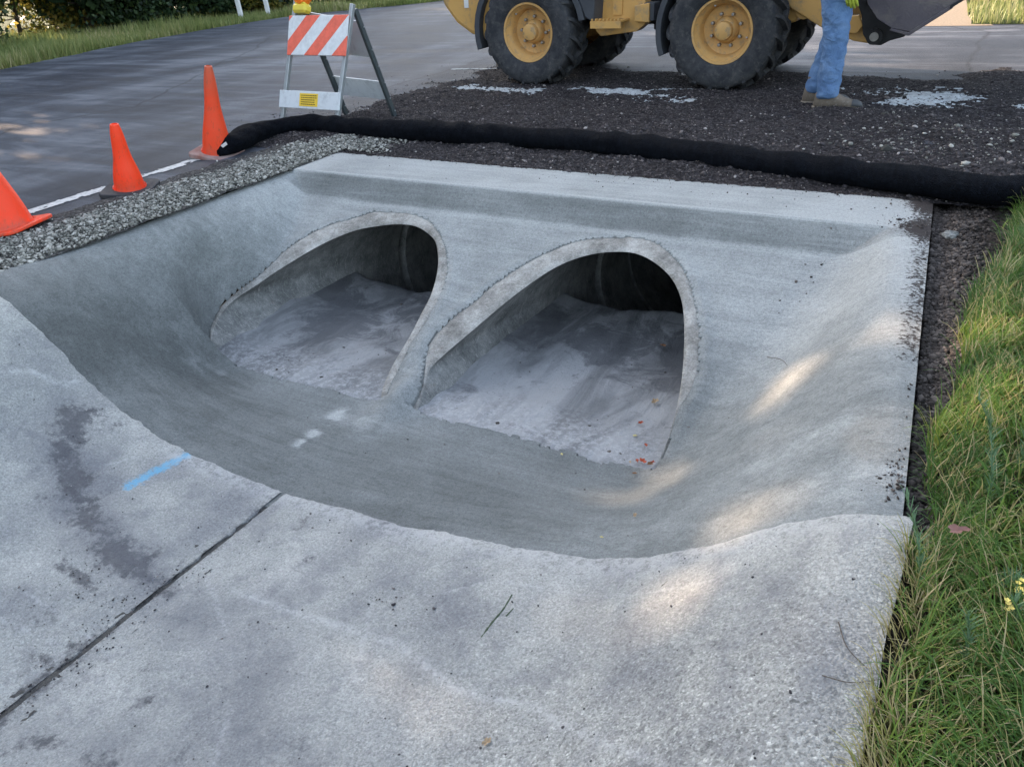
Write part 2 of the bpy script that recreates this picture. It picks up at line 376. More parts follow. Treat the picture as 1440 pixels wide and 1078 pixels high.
dry_shade += .10 * sst(3.99, 4.005, Y) - .31 * sst(3.872, 3.893, Y) * sst(4.0, 3.99, Y) * RH + .42 * RH * np.exp(-((Y - 4.004) / .012) ** 2) + .12 * RH * np.exp(-((Y - 3.86) / .02) ** 2) + .34 * sst(-3.62, -4.0, X) + .12 * sst(-3.4, -3.7, X) * sst(2.9, 3.4, Y)  # riser shade and lip highlight painted into the concrete colour
dry_shade += .35 * np.exp(-((X + 2.27) / .22) ** 2 - ((Y - 2.75) / .35) ** 2)
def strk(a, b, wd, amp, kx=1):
    global dry_shade
    pa, pb = hitS(*a)[:2], hitS(*b)[:2]; D, _, _ = segd(X, Y, np.array([pa, pb])); dry_shade += amp * np.exp(-(D / (wd * 1.25)) ** 2) * sst(.36, .60, fbm(X * 17, Y * 17, 93, 4)) * 1.35
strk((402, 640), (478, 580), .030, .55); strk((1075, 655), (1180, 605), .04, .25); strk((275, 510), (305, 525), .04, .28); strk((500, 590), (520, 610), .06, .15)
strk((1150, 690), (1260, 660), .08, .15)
XE = X - EX(Y); soil = .56 * np.exp(-((XE + .02) / .10) ** 2) * sst(2.3, 2.8, Y) + .44 * np.exp(-((XE + .10) / .14) ** 2 - ((Y - 4.02) / .12) ** 2) + .5 * np.exp(-((XE + .0) / .07) ** 2 - ((Y - 1.98) / .10) ** 2) + .52 * sst(4.43, 4.5, Y) + .35 * sst(-.9, -.2, X) * sst(4.15, 4.4, Y)
V, F, (dry_shade, soil) = compact(V, F, (dry_shade, soil))
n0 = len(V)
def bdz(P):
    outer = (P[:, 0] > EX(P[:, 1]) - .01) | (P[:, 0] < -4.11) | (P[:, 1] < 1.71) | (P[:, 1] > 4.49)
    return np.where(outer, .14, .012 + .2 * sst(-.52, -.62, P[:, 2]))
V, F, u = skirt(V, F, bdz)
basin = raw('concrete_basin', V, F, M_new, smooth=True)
attr(basin, 'dry', np.r_[dry_shade, dry_shade[u]]); attr(basin, 'soil', np.r_[soil, soil[u]])  # dry holds moisture tone plus the painted shade
basin.data.set_sharp_from_angle(angle=math.radians(33))
tag(basin, 'freshly poured grey concrete basin with flat top slab, sloping down to two pipe mouths', 'concrete basin')
# ------------------------------------------------------------------ aprons (old concrete), split at the joint x = -2.25
def pxl(pts): return np.array([hitS(*p)[:2] for p in pts])
stain_lines = [(pxl([(100, 585), (92, 640), (105, 690), (135, 745), (190, 800), (225, 835)]), .085, .88), (pxl([(0, 1060), (60, 1040), (150, 1075)]), .05, .6), (pxl([(240, 1070), (280, 1040)]), .05, .6), (pxl([(180, 1000), (250, 960)]), .03, .5), (pxl([(20, 960), (60, 930)]), .05, .5), (pxl([(200, 840), (130, 900), (0, 1000)]), .05, .55), (pxl([(440, 790), (470, 800)]), .05, .4), (pxl([(60, 760), (160, 850)]), .02, .6),
               (pxl([(40, 650), (130, 650)]), .02, .55), (pxl([(70, 790), (150, 835)]), .02, .6), (pxl([(60, 700), (130, 700)]), .04, .45)]
damp_lines = [(pxl([(90, 560), (110, 700), (200, 820)]), .16, .7), (pxl([(0, 1040), (200, 1060), (420, 1070)]), .12, .6), (pxl([(150, 740), (215, 815)]), .09, 1.0), (pxl([(230, 850), (380, 940), (360, 1078)]), .13, .85), (pxl([(520, 740), (440, 820), (250, 880)]), .10, .7), (pxl([(640, 860), (560, 960), (520, 1070)]), .10, .3), (pxl([(80, 600), (130, 730)]), .12, .5)]
vein_lines = [(pxl([(0, 530), (35, 520), (60, 530), (82, 543), (110, 537)]), .010, 1.2), (pxl([(330, 830), (350, 840), (560, 905), (640, 970), (740, 990), (830, 1035), (930, 1075)]), .012, 1.0),
              (pxl([(525, 845), (510, 900), (500, 960)]), .007, .7), (pxl([(325, 1000), (300, 1078)]), .007, .9), (pxl([(30, 830), (120, 890), (160, 930)]), .005, .9), (pxl([(290, 810), (320, 890)]), .006, .8), (pxl([(150, 655), (240, 630)]), .005, .8),
              (pxl([(560, 745), (700, 765), (860, 795), (1000, 775), (1190, 722)]), .07, .95), (pxl([(250, 640), (400, 700), (560, 745)]), .05, .95), (pxl([(620, 835), (700, 815), (1000, 820)]), .006, .7), (pxl([(0, 870), (80, 905)]), .004, .7)]
def apron(name, x0, x1, label):
    X, Y, F, nx, ny = grid(x0, x1, -2.2, 1.8, .0125)
    last = Y > 1.795
    Y = Y + np.where(last, (fbm(X * 9, 0 * X, 31, 4) - .5) * .022 + (vn(X * 55, 0 * X, 9) - .5) * .008, 0)
    m = (~last) & (Y > 1.76); Y = Y + np.where(m, (fbm(X * 9, 0 * X, 31, 4) - .5) * .012, 0)
    if x1 < -1: side = X > x1 - .001; X = X + np.where(side, -.002 - np.abs(fbm(0 * X, Y * 9, 40, 4) - .45) * .09 - .02 * sst(1.0, .2, Y), 0)
    else: side = X < x0 + .001; X = X + np.where(side, .002 + np.abs(fbm(0 * X, Y * 11, 41, 4) - .45) * .10 + .02 * sst(1.0, .2, Y), 0)
    if x1 > -1: X = X + np.where(X > x1 - .001, (fbm(0 * X, Y * 5, 43, 3) - .5) * .018, 0)
    Z = np.interp(X, _xs, U1) + .006 + (fbm(X * 3, Y * 3, 51) - .5) * .014 + (fbm(X * 16, Y * 16, 52) - .5) * .005
    e = np.where(side, .006, 0) + np.where(last, .004, 0); Z = Z - e
    V = np.stack([X, Y, Z], 1)
    def acc(lines):
        r = 0 * X
        for P, wd, am in lines:
            D, _, _ = segd(X, Y, P); r = np.maximum(r, am * np.exp(-(D / wd) ** 2))
        return r
    blu = acc([(pxl([(182, 684), (278, 633)]), .036, .95)]); stn = acc(stain_lines); dmp = acc(damp_lines); vei = acc(vein_lines)
    jx = np.abs(X + 2.25); stn = np.maximum(stn, (.50 + .2 * sst(1.3, .4, Y)) * np.exp(-(jx / (.022 + .05 * sst(1.3, .5, Y))) ** 2))
    stn = np.maximum(stn, .42 * np.exp(-(np.abs(X + 2.02) / .03) ** 2) * sst(1.2, 1.7, Y))
    stn = np.maximum(stn, .3 * sst(-3.2, -3.9, X) * 0 + .30 * sst(1.0, .2, Y) * sst(-1.2, -2.2, X))
    ag = np.clip(.12 + .9 * sst(-1.6, -.2, X) * sst(1.9, .9, Y) + .25 * (fbm(X * 1.6, Y * 1.6, 61) - .5), 0, 1)
    V, F, u = skirt(V, F, .16)
    o = raw(name, V, F, M_old, smooth=True)
    for n_, a_ in (('stain', stn), ('damp', dmp), ('vein', vei), ('aggr', ag), ('blue', blu)): attr(o, n_, np.r_[a_, a_[u]])
    o.data.set_sharp_from_angle(angle=math.radians(50))
    return tag(o, label, 'concrete slab', 'old channel slabs')
apron('concrete_apron', -4.5, -2.25, 'old weathered concrete slab left of the long joint, with dark stains and blue paint')
apron('concrete_apron', -2.25, 0.02, 'old weathered concrete slab right of the long joint, rough and pebbly beside the grass')
# joint filling
X, Y, F, _, _ = grid(-2.34, -2.16, -2.2, 1.77, .012)
Z = np.interp(X, _xs, U1) - .001 + (fbm(X * 25, Y * 25, 3) - .5) * .022
gj = Gr('joint_dirt', .95, .1); gj.fin(gj.ramp(gj.noise(70, 4, .7), [(.3, (.05, .05, .05)), (.7, (.14, .135, .125))]), gj.bump(gj.noise(160, 3), .01)); M_joint = gj.m
tag(raw('joint_dirt', np.stack([X, Y, Z], 1), F, M_joint, smooth=True), 'dark dirt filling the joint between the old slabs', 'dirt', kind='stuff')
# ------------------------------------------------------------------ pipes
def pipe_mat(name, base, pale, dark):
    g = Gr(name, .9, .2)
    s1 = g.mp((6, 6, 30)); col = g.ramp(g.noise(5, 9, .78), [(.36, dark), (.5, base), (.62, pale)])
    sc = g.ramp(g.noise(1, 5, .85, g.mp((14, 60, 14), (.3, .5, .2)), 1.5), [(.55, 0), (.62, 1)]); col = g.mix(g.ma('MULTIPLY', sc, .6), col, (.5, .48, .44))
    rust = g.ramp(g.noise(9, 6, .75), [(.62, 0), (.72, 1)]); col = g.mix(g.ma('MULTIPLY', rust, .35), col, (.14, .085, .05))
    fn = g.ramp(g.noise(120, 4, .7), [(.35, .8), (.65, 1.2)]); col = g.mix(1, col, fn, 'MULTIPLY')
    return g.fin(col, g.bump(g.noise(60, 6, .75), .012, .8))
M_pipe = pipe_mat('pipe_concrete', (.235, .24, .23), (.34, .34, .32), (.13, .135, .13))
M_face = pipe_mat('pipe_cut_face', (.33, .32, .295), (.50, .49, .46), (.17, .165, .15))
def make_pipe(k, label, jy):
    I_, O_ = curves[k]
    xc, zc, R = ((-3.05, -.82, .64) if k == 'L' else (-1.545, -.80, .62))
    zI = mitre(I_[:, 1]); zO = mitre(O_[:, 1])
    # cut ring
    rows = []; M_ = 7
    for j in range(M_):
        t = j / (M_ - 1); P = I_ * (1 - t) + O_ * t; z = mitre(P[:, 1])
        nz = (fbm(P[:, 0] * 22, P[:, 1] * 22, 71) - .5) * .02 * math.sin(t * PI)
        z = z + nz + (.004 if 0 < j < M_ - 1 else 0) - (.006 if j == 0 else 0)
        if j == 0: P = P.copy()
        rows.append(np.stack([P[:, 0], P[:, 1], z], 1))
    Nv = np.stack([np.gradient(O_[:, 1]), -np.gradient(O_[:, 0])], 1); Nv /= np.linalg.norm(Nv, axis=1)[:, None]
    if ((O_ + Nv * .05 - O_.mean(0)) ** 2).sum() < ((O_ - O_.mean(0)) ** 2).sum(): Nv = -Nv
    for off, dz_ in ((.02, .010), (.05, .05)): P = O_ + Nv * off; rows.append(np.stack([P[:, 0], P[:, 1], mitre(O_[:, 1]) + SL * (P[:, 1] - O_[:, 1]) - dz_], 1))
    M_ += 2
    V = np.vstack(rows); i = np.arange(M_ * NO).reshape(M_, NO)
    F = np.stack([i[:-1, :-1], i[:-1, 1:], i[1:, 1:], i[1:, :-1]], -1).reshape(-1, 4)
    # inner wall: the same section carried along the pipe, closed underneath by an arc
    a0 = math.atan2(zI[-1] - zc, I_[-1, 0] - xc); a1 = math.atan2(zI[0] - zc, I_[0, 0] - xc) - 2 * PI if math.atan2(zI[0] - zc, I_[0, 0] - xc) > 0 else math.atan2(zI[0] - zc, I_[0, 0] - xc)
    th = np.linspace(a0, a1, 44)[1:-1]
    if a1 > a0: pass
    r0 = math.hypot(zI[-1] - zc, I_[-1, 0] - xc); r1 = math.hypot(zI[0] - zc, I_[0, 0] - xc); rr = np.linspace(r0, r1, 44)[1:-1]
    sx = np.r_[I_[:, 0], xc + rr * np.cos(th)]; sz = np.r_[zI - .007, zc + rr * np.sin(th)]; y0 = np.r_[I_[:, 1], np.full(42, 2.62)]
    n = len(sx); rows = []; aa = np.arctan2(sz - zc, sx - xc); cxs = xc + R * np.cos(aa); czs = zc + R * np.sin(aa)
    end0 = 4.15
    for t in (0, .02, .1, .2, .35, .5, .65, .8, .92, 1):
        yy = y0 + (end0 - y0) * t; q = float(sst(.05, 1, t)); rows.append((sx * (1 - q) + cxs * q, yy, sz * (1 - q) + czs * q, 1.0 - .012 * t))
    sx, sz = cxs, czs
    for yv, sc_ in [(jy[0] - .01, .985), (jy[0], 1.06), (jy[0] + .05, 1.06), (jy[0] + .055, .96), (jy[1], .965), (jy[1] + .003, 1.05), (jy[1] + .04, 1.05), (jy[1] + .045, .97), (6.2, .985), (6.21, 1.02), (6.25, 1.02), (6.26, .98), (8.5, .98), (12, .98), (12.01, .05)]:
        rows.append((sx, np.full(n, yv), sz, sc_))
    VV = np.vstack([np.stack([xc + (a - xc) * s_, b, zc + (c - zc) * s_], 1) for a, b, c, s_ in rows]); m = len(rows)
    i = np.arange(m * n).reshape(m, n); G = np.stack([i[:-1], i[1:], np.roll(i[1:], -1, 1), np.roll(i[:-1], -1, 1)], -1).reshape(-1, 4)
    root = raw('culvert_pipe', np.vstack([V]), F, M_face, smooth=True)
    tag(root, label, 'culvert pipe', 'twin culvert pipes')
    b = raw('pipe_barrel', VV, G, M_pipe, root, smooth=True); b.data.set_sharp_from_angle(angle=math.radians(45))
    return root
make_pipe('L', 'left of the two round concrete culvert pipes, tan smooth slanted rim, silt inside', (4.50, 4.95))
make_pipe('R', 'right of the two round concrete culvert pipes, chipped scratched rim and dark mouth', (4.70, 5.25))
# ------------------------------------------------------------------ silt bed in the pipes
def silt_mat():
    g = Gr('dried_silt', .93, .15)
    fl = g.ramp(g.noise(1, 6, .6, g.mp((3.2, 1.1, 2), (0, 0, -.5)), 1.3), [(.40, 0), (.60, 1)])
    col = g.mix(fl, (.18, .186, .19), (.325, .332, .335))
    wet = g.ramp(g.ma('ADD', g.noise(3.2, 8, .72, dist=.8), g.ma('MULTIPLY', g.at('wet'), .34)), [(.60, 0), (.70, 1)])
    col = g.mix(g.ma('MULTIPLY', wet, .75), col, (.105, .108, .115))
    pale = g.ramp(g.noise(34, 8, .8), [(.47, 0), (.60, 1)]); col = g.mix(g.ma('MULTIPLY', pale, g.ma('MULTIPLY', g.at('crust'), .7)), col, (.43, .44, .45))
    pit = g.ramp(g.noise(52, 6, .8), [(.33, 1), (.41, 0)]); col = g.mix(g.ma('MULTIPLY', pit, .7), col, (.09, .09, .10))
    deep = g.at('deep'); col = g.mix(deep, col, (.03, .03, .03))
    n = g.bump(g.noise(1, 5, .6, g.mp((20, 5, 8), (0, 0, -.4)), 1.0), .018, .6); n = g.bump(g.noise(70, 5, .7), .008, .7, n)
    return g.fin(col, n)
M_silt = silt_mat()
def silt(x0, x1, label):
    X, Y, F, nx, ny = grid(x0, x1, 2.50, 6.0, .02)
    Y2 = Y
    xc = (x0 + x1) / 2; c = np.abs(X - xc) / ((x1 - x0) / 2)
    Z = -.684 - .035 * sst(2.65, 3.1, Y2) + .05 * c ** 4 * sst(2.7, 3.2, Y2) + (fbm(X * 4, Y2 * 2.4, 80, 4) - .5) * .05 * sst(2.58, 2.8, Y2) + (fbm(X * 14, Y2 * 14, 83) - .5) * .012
    if x0 < -3: Z = Z + .03 * sst(-3.25, -3.65, X) * sst(2.6, 2.9, Y2)
    Z = Z - .010 - .06 * sst(2.62, 2.53, Y2) - .8 * sst(*((3.9, 4.5) if x0 < -3 else (4.2, 4.8)), Y2 + .2 * (fbm(X * 3, Y2 * 3, 88) - .5))
    V = np.stack([X, Y2, Z], 1); wet = .5 * np.exp(-((Y - 3.7) / .5) ** 2) + .6 * sst(4.0, 4.6, Y) + .55 * sst(-1.35, -1.05, X) * (X > -2.2) * sst(3.0, 3.5, Y) + .4 * np.exp(-((X + 2.05) / .06) ** 2 - ((Y - 2.8) / .25) ** 2) + .6 * np.exp(-((X + 3.25) / .2) ** 2 - ((Y - 3.1) / .35) ** 2)
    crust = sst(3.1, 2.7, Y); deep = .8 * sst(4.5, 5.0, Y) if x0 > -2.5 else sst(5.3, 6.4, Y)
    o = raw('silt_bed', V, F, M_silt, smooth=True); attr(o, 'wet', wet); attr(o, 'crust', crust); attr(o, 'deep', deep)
    return tag(o, label, 'silt', kind='stuff')
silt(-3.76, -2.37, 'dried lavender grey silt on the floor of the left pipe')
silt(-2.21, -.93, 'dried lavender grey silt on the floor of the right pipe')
# ================================================================== GROUND
def soil_mat(name, c1, c2, c3, sc=60, bmp=.03):
    g = Gr(name, .95, .15); f = g.noise(sc * .25, 8, .75); col = g.ramp(f, [(.32, c1), (.55, c2), (.75, c3)])
    v = g.vor(sc, out='Color'); sp = g.n.new('ShaderNodeSeparateColor'); g.L(v, sp.inputs[0])
    col = g.mix(1, col, g.ramp(sp.outputs[0], [(0, .5), (.4, .9), (.75, 1.2), (.93, 2.0)], 'CONSTANT'), 'MULTIPLY')
    n = g.bump(g.vor(sc), bmp * -.4, 1); n = g.bump(g.noise(sc * .3, 8, .75), bmp, .9, n); return g.fin(col, n)
M_soil = soil_mat('dark_millings', (.032, .029, .031), (.062, .056, .059), (.115, .105, .108), 75, .035)
M_earth = soil_mat('topsoil', (.034, .029, .026), (.072, .060, .053), (.12, .10, .09), 60, .04)
M_under = soil_mat('thatch', (.02, .022, .012), (.045, .045, .025), (.09, .08, .05), 50, .04)
M_gravbase = soil_mat('gravel_dust', (.06, .06, .06), (.11, .108, .104), (.18, .175, .165), 90, .02)
g = Gr('meadow_ground', .95, .1); g.fin(g.ramp(g.noise(.8, 8, .7), [(.3, (.035, .05, .018)), (.6, (.06, .075, .028)), (.8, (.12, .11, .05))]), g.bump(g.noise(9, 6, .7), .05)); M_mead = g.m
# base sheet with an opening for the channel
hx0, hx1, hy0, hy1 = -4.30, .45, -2.2, 4.44; B = 420
V = [(-B, -B, -.08), (B, -B, -.08), (B, B, -.08), (-B, B, -.08), (hx0, hy0, -.08), (hx1, hy0, -.08), (hx1, hy1, -.08), (hx0, hy1, -.08)]
gnd = raw('ground', V, [(0, 1, 5, 4), (1, 2, 6, 5), (2, 3, 7, 6), (3, 0, 4, 7)], M_mead); tag(gnd, kind='structure')
# subsoil under the channel
X, Y, F, _, _ = grid(-4.4, .1, -2.4, 4.6, .1); Z = U(X, Y) - .15 - .75 * sst(1.6, 2.4, Y)
tag(raw('subsoil', np.stack([X, Y, Z], 1), F, M_earth, smooth=True), kind='structure')
# asphalt
def asph():
    g = Gr('asphalt', .72, .22)
    big = g.noise(1, 6, .62, g.mp((.55, .22, 1), (0, 0, .55)), .5); st = g.noise(1, 6, .65, g.mp((.5, 3.2, 1), (0, 0, -.30)), .6)
    f = g.ma('ADD', g.ma('MULTIPLY', big, .5), g.ma('MULTIPLY', st, .5))
    col = g.ramp(f, [(.36, (.024, .027, .035)), (.44, (.042, .047, .059)), (.51, (.078, .086, .104)), (.60, (.17, .18, .20))])
    sp = g.ramp(g.noise(190, 3, .7), [(.35, .7), (.55, 1), (.72, 1.55)]); col = g.mix(1, col, sp, 'MULTIPLY')
    dust = g.ramp(g.noise(1, 7, .7, g.mp((.35, 4.5, 1), (0, 0, -.22)), .3), [(.60, 0), (.76, 1)]); col = g.mix(g.ma('MULTIPLY', dust, .38), col, (.24, .24, .25))
    cr = g.n.new('ShaderNodeTexVoronoi'); cr.feature = 'DISTANCE_TO_EDGE'; cr.inputs['Scale'].default_value = .35
    nz = g.n.new('ShaderNodeTexNoise'); nz.inputs['Scale'].default_value = 1.2; nz.inputs['Detail'].default_value = 6; g.L(g.tc, nz.inputs['Vector'])
    vm = g.n.new('ShaderNodeMix'); vm.data_type = 'RGBA'; vm.inputs[0].default_value = .25; g.L(g.tc, vm.inputs[6]); g.L(nz.outputs[1], vm.inputs[7]); g.L(vm.outputs[2], cr.inputs['Vector'])
    cf = g.ramp(cr.outputs['Distance'], [(0, 1), (.008, 0)]); col = g.mix(g.ma('MULTIPLY', cf, .6), col, (.02, .02, .022))
    n = g.bump(g.noise(170, 4, .65), .006, .9); n = g.bump(g.noise(2.5, 5), .02, .4, n)
    return g.fin(col, n, g.ramp(st, [(.35, .62), (.65, .8)]))
M_asph = asph()
def strip(name, poly, z, mat, label=None, cat=None, kind=None):
    n = len(poly); o = raw(name, [(x, y, z) for x, y in poly], [tuple(range(n))], mat); return tag(o, label, cat, None, kind)
def wob(P, amp, s, step=.25):
    out = []
    for (x0, y0), (x1, y1) in zip(P[:-1], P[1:]):
        n = max(2, int(math.hypot(x1 - x0, y1 - y0) / step))
        for i in range(n):
            t = i / n; x = x0 + (x1 - x0) * t; y = y0 + (y1 - y0) * t
            out.append((x + (fbm(x * 1.1, y * 1.1, s) - .5) * amp, y + (fbm(x * 1.1 + 50, y * 1.1, s + 1) - .5) * amp))
    return out + [P[-1]]
west = wob([(-13.0, -30), (-13.1, 4), (-13.25, 7.4), (-14.0, 9.9), (-14.5, 12.8), (-14.3, 15.2), (-12.45, 17.6), (-11.5, 21)], .25, 3)
road_poly = [(-4.62, -30)] + [(-4.62, 4.6), (1.5, 4.6), (3, 4.8), (60, 4.8), (60, 11.9), (3, 12.0), (.3, 12.05)] + wob([(.3, 12.05), (-.35, 12.05), (-1.6, 13.5), (-3, 17), (-4.5, 40)], .15, 8) + [(-9, 40)] + west[::-1]
strip('road', road_poly, -.004, M_asph, kind='structure')
# tan gravel path running off the far corner
g = Gr('sandy_gravel', .95, .15); g.fin(g.ramp(g.noise(40, 6, .75), [(.3, (.22, .17, .12)), (.7, (.42, .34, .25))]), g.bump(g.noise(90, 4), .01)); M_tan = g.m
strip('path', [(-1.6, 11.9), (-.2, 11.9), (-.55, 13.2), (-1.2, 22), (-4.2, 30), (-4.5, 20), (-2.6, 14)], .0, M_tan, kind='structure')
# white edge line, chipped
g = Gr('line_paint', .75, .3); g.fin(g.ramp(g.noise(30, 6, .75), [(.32, (.22, .22, .22)), (.5, (.55, .55, .54)), (.8, (.68, .68, .66))]), g.bump(g.noise(90, 3), .002)); M_line = g.m
X, Y, F, _, _ = grid(-5.11, -4.965, -8, 4.24, .012); t_ = X + 5.04 + .10 * sst(1.5, -2, Y) * 0
ok = (np.abs(t_) < .056 + (fbm(X * 40, Y * 40, 12, 3) - .5) * .03) & (fbm(X * 22, Y * 9, 13, 4) > .30); F = F[ok[F].all(1)]
V, F, _ = compact(np.stack([X, Y, 0 * X + .001], 1), F); tag(raw('road_edge_line', V, F, M_line), 'worn white painted edge line along the road beside the cones', 'road marking')
# dirt / millings area
def dirt_h(X, Y):
    e = smax(-(Y - 4.40) * -1, 0 * X, .01)
    west = sst(-5.75, -4.9, X - .10 * (Y - 5) + (fbm(X * 2, Y * 2, 21) - .5) * 1.2)
    north = sst(8.75, 8.0, Y + (fbm(X * 1.2, Y * 1.2, 22) - .5) * 1.6 - .35 * sst(-2, -6, X))
    east = sst(2.6, 2.0, X)
    m = west * north * east; far = 1 - .55 * sst(6.7, 7.6, Y)
    m = m * (1 - sst(-5.0, -5.3, X) * sst(5.6, 5.2, Y)); z = -.03 + .045 * m + (fbm(X * 3, Y * 3, 23) - .45) * .06 * m * far + (fbm(X * 11, Y * 11, 24) - .5) * .032 * m * far + (fbm(X * 34, Y * 34, 25, 2) - .5) * .018 * m
    near = np.maximum(sst(4.5, 4.72, Y), sst(-4.8, -5.0, X))
    z = np.minimum(z, .10) * near + (-.002 + (fbm(X * 30, Y * 30, 26) - .5) * .016) * (1 - near)
    return z
X, Y, F, _, _ = grid(-6.4, 2.8, 4.44, 9.3, .022); Z = dirt_h(X, Y)
keep = (Z > -.02); F = F[keep[F].any(1)]; V, F, _ = compact(np.stack([X, Y, Z], 1), F)
tag(raw('dirt', V, F, M_soil, smooth=True), kind='structure')
# near strip of dirt covering the slab's back edge comes from loose stones below
# soil trench + mound right of the slabs
def rg_h(X, Y):
    X = X - EX(Y)
    tr = np.exp(-((X - .05) / .06) ** 2) * sst(1.55, 1.8, Y) * .035
    wid = .115 + .22 * sst(3.0, 4.3, Y) + (fbm(Y * 2.5, 0 * Y, 33) - .5) * .08
    md = sst(wid - .02, wid + .16, X) * .05
    return -.035 - tr + md + (fbm(X * 12, Y * 12, 34) - .5) * .035 + (fbm(X * 36, Y * 36, 35) - .5) * .014 + .02 * sst(1.0, .4, X * 0 + Y) * 0
X, Y, F, _, _ = grid(-.25, 3.2, -1.6, 4.75, .02); Z = rg_h(X, Y) + np.where(Y > 4.4, .02 * (Y - 4.4) / .3, 0); Z = np.where(X < EX(Y) + .004, -.10, Z)
cx = X[F].mean(1); rel = (X - EX(Y))[F].min(1); F1 = F[(cx < .34) & (rel > -.035)]; F2 = F[cx >= .34]
V, G, _ = compact(np.stack([X, Y, Z], 1), F1); tag(raw('soil', V, G, M_earth, smooth=True), kind='structure')
V, G, _ = compact(np.stack([X, Y, Z], 1), F2); tag(raw('lawn_soil', V, G, M_under, smooth=True), kind='structure')
# gravel shoulder
X, Y, F, _, _ = grid(-4.98, -4.08, -3, 4.98, .02)
def sh_h(X, Y):
    return .004 + .012 * sst(-4.55, -4.35, X) - .014 * sst(-4.3, -4.1, X) - .03 * sst(-4.7, -4.98, X) + (fbm(X * 5, Y * 5, 44) - .5) * .02 + (fbm(X * 30, Y * 30, 45) - .5) * .012
Z = sh_h(X, Y); tag(raw('gravel_shoulder', np.stack([X, Y, Z], 1), F, M_gravbase, smooth=True), kind='structure')
# ------------------------------------------------------------------ loose stones (merged meshes)
_ph = (1 + 5 ** .5) / 2
ICO = np.array([(-1, _ph, 0), (1, _ph, 0), (-1, -_ph, 0), (1, -_ph, 0), (0, -1, _ph), (0, 1, _ph), (0, -1, -_ph), (0, 1, -_ph), (_ph, 0, -1), (_ph, 0, 1), (-_ph, 0, -1), (-_ph, 0, 1)]) / 1.9
ICF = np.array([(0, 11, 5), (0, 5, 1), (0, 1, 7), (0, 7, 10), (0, 10, 11), (1, 5, 9), (5, 11, 4), (11, 10, 2), (10, 7, 6), (7, 1, 8), (3, 9, 4), (3, 4, 2), (3, 2, 6), (3, 6, 8), (3, 8, 9), (4, 9, 5), (2, 4, 11), (6, 2, 10), (8, 6, 7), (9, 8, 1)])
def stones(name, P, size, mat, label, flat=.6, cat='stones', rough=.3, kind='stuff'):
    n = len(P); size = np.asarray(size)[:, None, None]
    V = ICO[None] * (1 + RNG.uniform(-rough, rough, (n, 12, 1)))
    V = V * np.stack([RNG.uniform(.7, 1.25, n), RNG.uniform(.6, 1.0, n), RNG.uniform(.6, 1, n) * flat], 1)[:, None, :]
    a = RNG.uniform(0, 2 * PI, n); b = RNG.uniform(-.5, .5, n); ca, sa, cb, sb = np.cos(a), np.sin(a), np.cos(b), np.sin(b)
    x, y, z = V[..., 0], V[..., 1], V[..., 2]; x, z = x * cb[:, None] - z * sb[:, None], x * sb[:, None] + z * cb[:, None]
    x, y = x * ca[:, None] - y * sa[:, None], x * sa[:, None] + y * ca[:, None]
    V = np.stack([x, y, z], -1) * size * .5 + np.asarray(P)[:, None, :]
    F = (ICF[None] + (np.arange(n) * 12)[:, None, None]).reshape(-1, 3)
    o = raw(name, V.reshape(-1, 3), F, mat); attr(o, 'tone', np.repeat(RNG.uniform(0, 1, n), 12))
    return tag(o, label, cat, kind=kind)
def stone_mat(name, st, sc=90):
    g = Gr(name, .85, .3); col = g.ramp(g.at('tone'), st, 'LINEAR'); col = g.mix(1, col, g.ramp(g.noise(sc, 4, .7), [(.3, .7), (.7, 1.2)]), 'MULTIPLY'); return g.fin(col, g.bump(g.noise(sc * 2, 3), .003))
M_grav = stone_mat('pale_gravel', [(0, (.05, .05, .045)), (.3, (.17, .17, .15)), (.65, (.31, .305, .27)), (.9, (.45, .44, .40)), (1, (.55, .54, .50))])
M_mill = stone_mat('millings_bits', [(0, (.022, .020, .022)), (.55, (.062, .056, .060)), (.88, (.13, .115, .112)), (.955, (.20, .17, .16)), (1, (.50, .47, .45))])
M_clod = stone_mat('soil_clods', [(0, (.028, .024, .022)), (.7, (.085, .070, .062)), (1, (.17, .145, .13))])
n = 28000; x = RNG.uniform(-4.62, -4.095, n); y = RNG.uniform(-.2, 5.0, n) ** 1.0
ed = -4.60 + (fbm(y * 3, 0 * y, 91) - .5) * .14; k = (x > ed + RNG.exponential(.02, n) - .02) & ((y < 4.5) | (x < 3)); x, y = x[k], y[k]
x = np.where(RNG.random(len(x)) < .03, x - RNG.exponential(.08, len(x)), x)
stones('gravel', np.stack([x, y, sh_h(x, y) + RNG.uniform(0, .014, len(x))], 1), np.clip(RNG.lognormal(-4.3, .42, len(x)), .006, .034), M_grav, 'pale crushed gravel along the road shoulder', .7, 'gravel')
n = 3200; x = RNG.uniform(-4.2, -3.3, n); y = 4.52 + RNG.random(n) * .5 + (x + 4.2) * -.12; k = (y > 4.47) & (RNG.random(n) < np.clip(1.1 - (x + 4.2) / .5, 0, 1)); x, y = x[k], y[k]
stones('gravel_spill', np.stack([x, y, .012 + RNG.uniform(0, .012, len(x))], 1), np.clip(RNG.lognormal(-4.2, .35, len(x)), .006, .035), M_grav, 'pale crushed gravel spilling behind the slab by the black tube', .7, 'gravel')
n = 60000; x = RNG.uniform(-6.2, 1.6, n); y = 4.46 + RNG.beta(1.0, 1.9, n) * 4.4; z = dirt_h(x, y); k = (z > -.012) | ((RNG.random(n) < .12) & (z > -.0285)) | (RNG.random(n) < .012); x, y, z = x[k], y[k], np.maximum(z[k], -.004)
stones('dirt_crumbs', np.stack([x, y, z + .003], 1), np.clip(RNG.lognormal(-4.95, .6, len(x)), .004, .04), M_mill, 'dark crumbled asphalt millings scattered over the dirt', .65, 'millings')
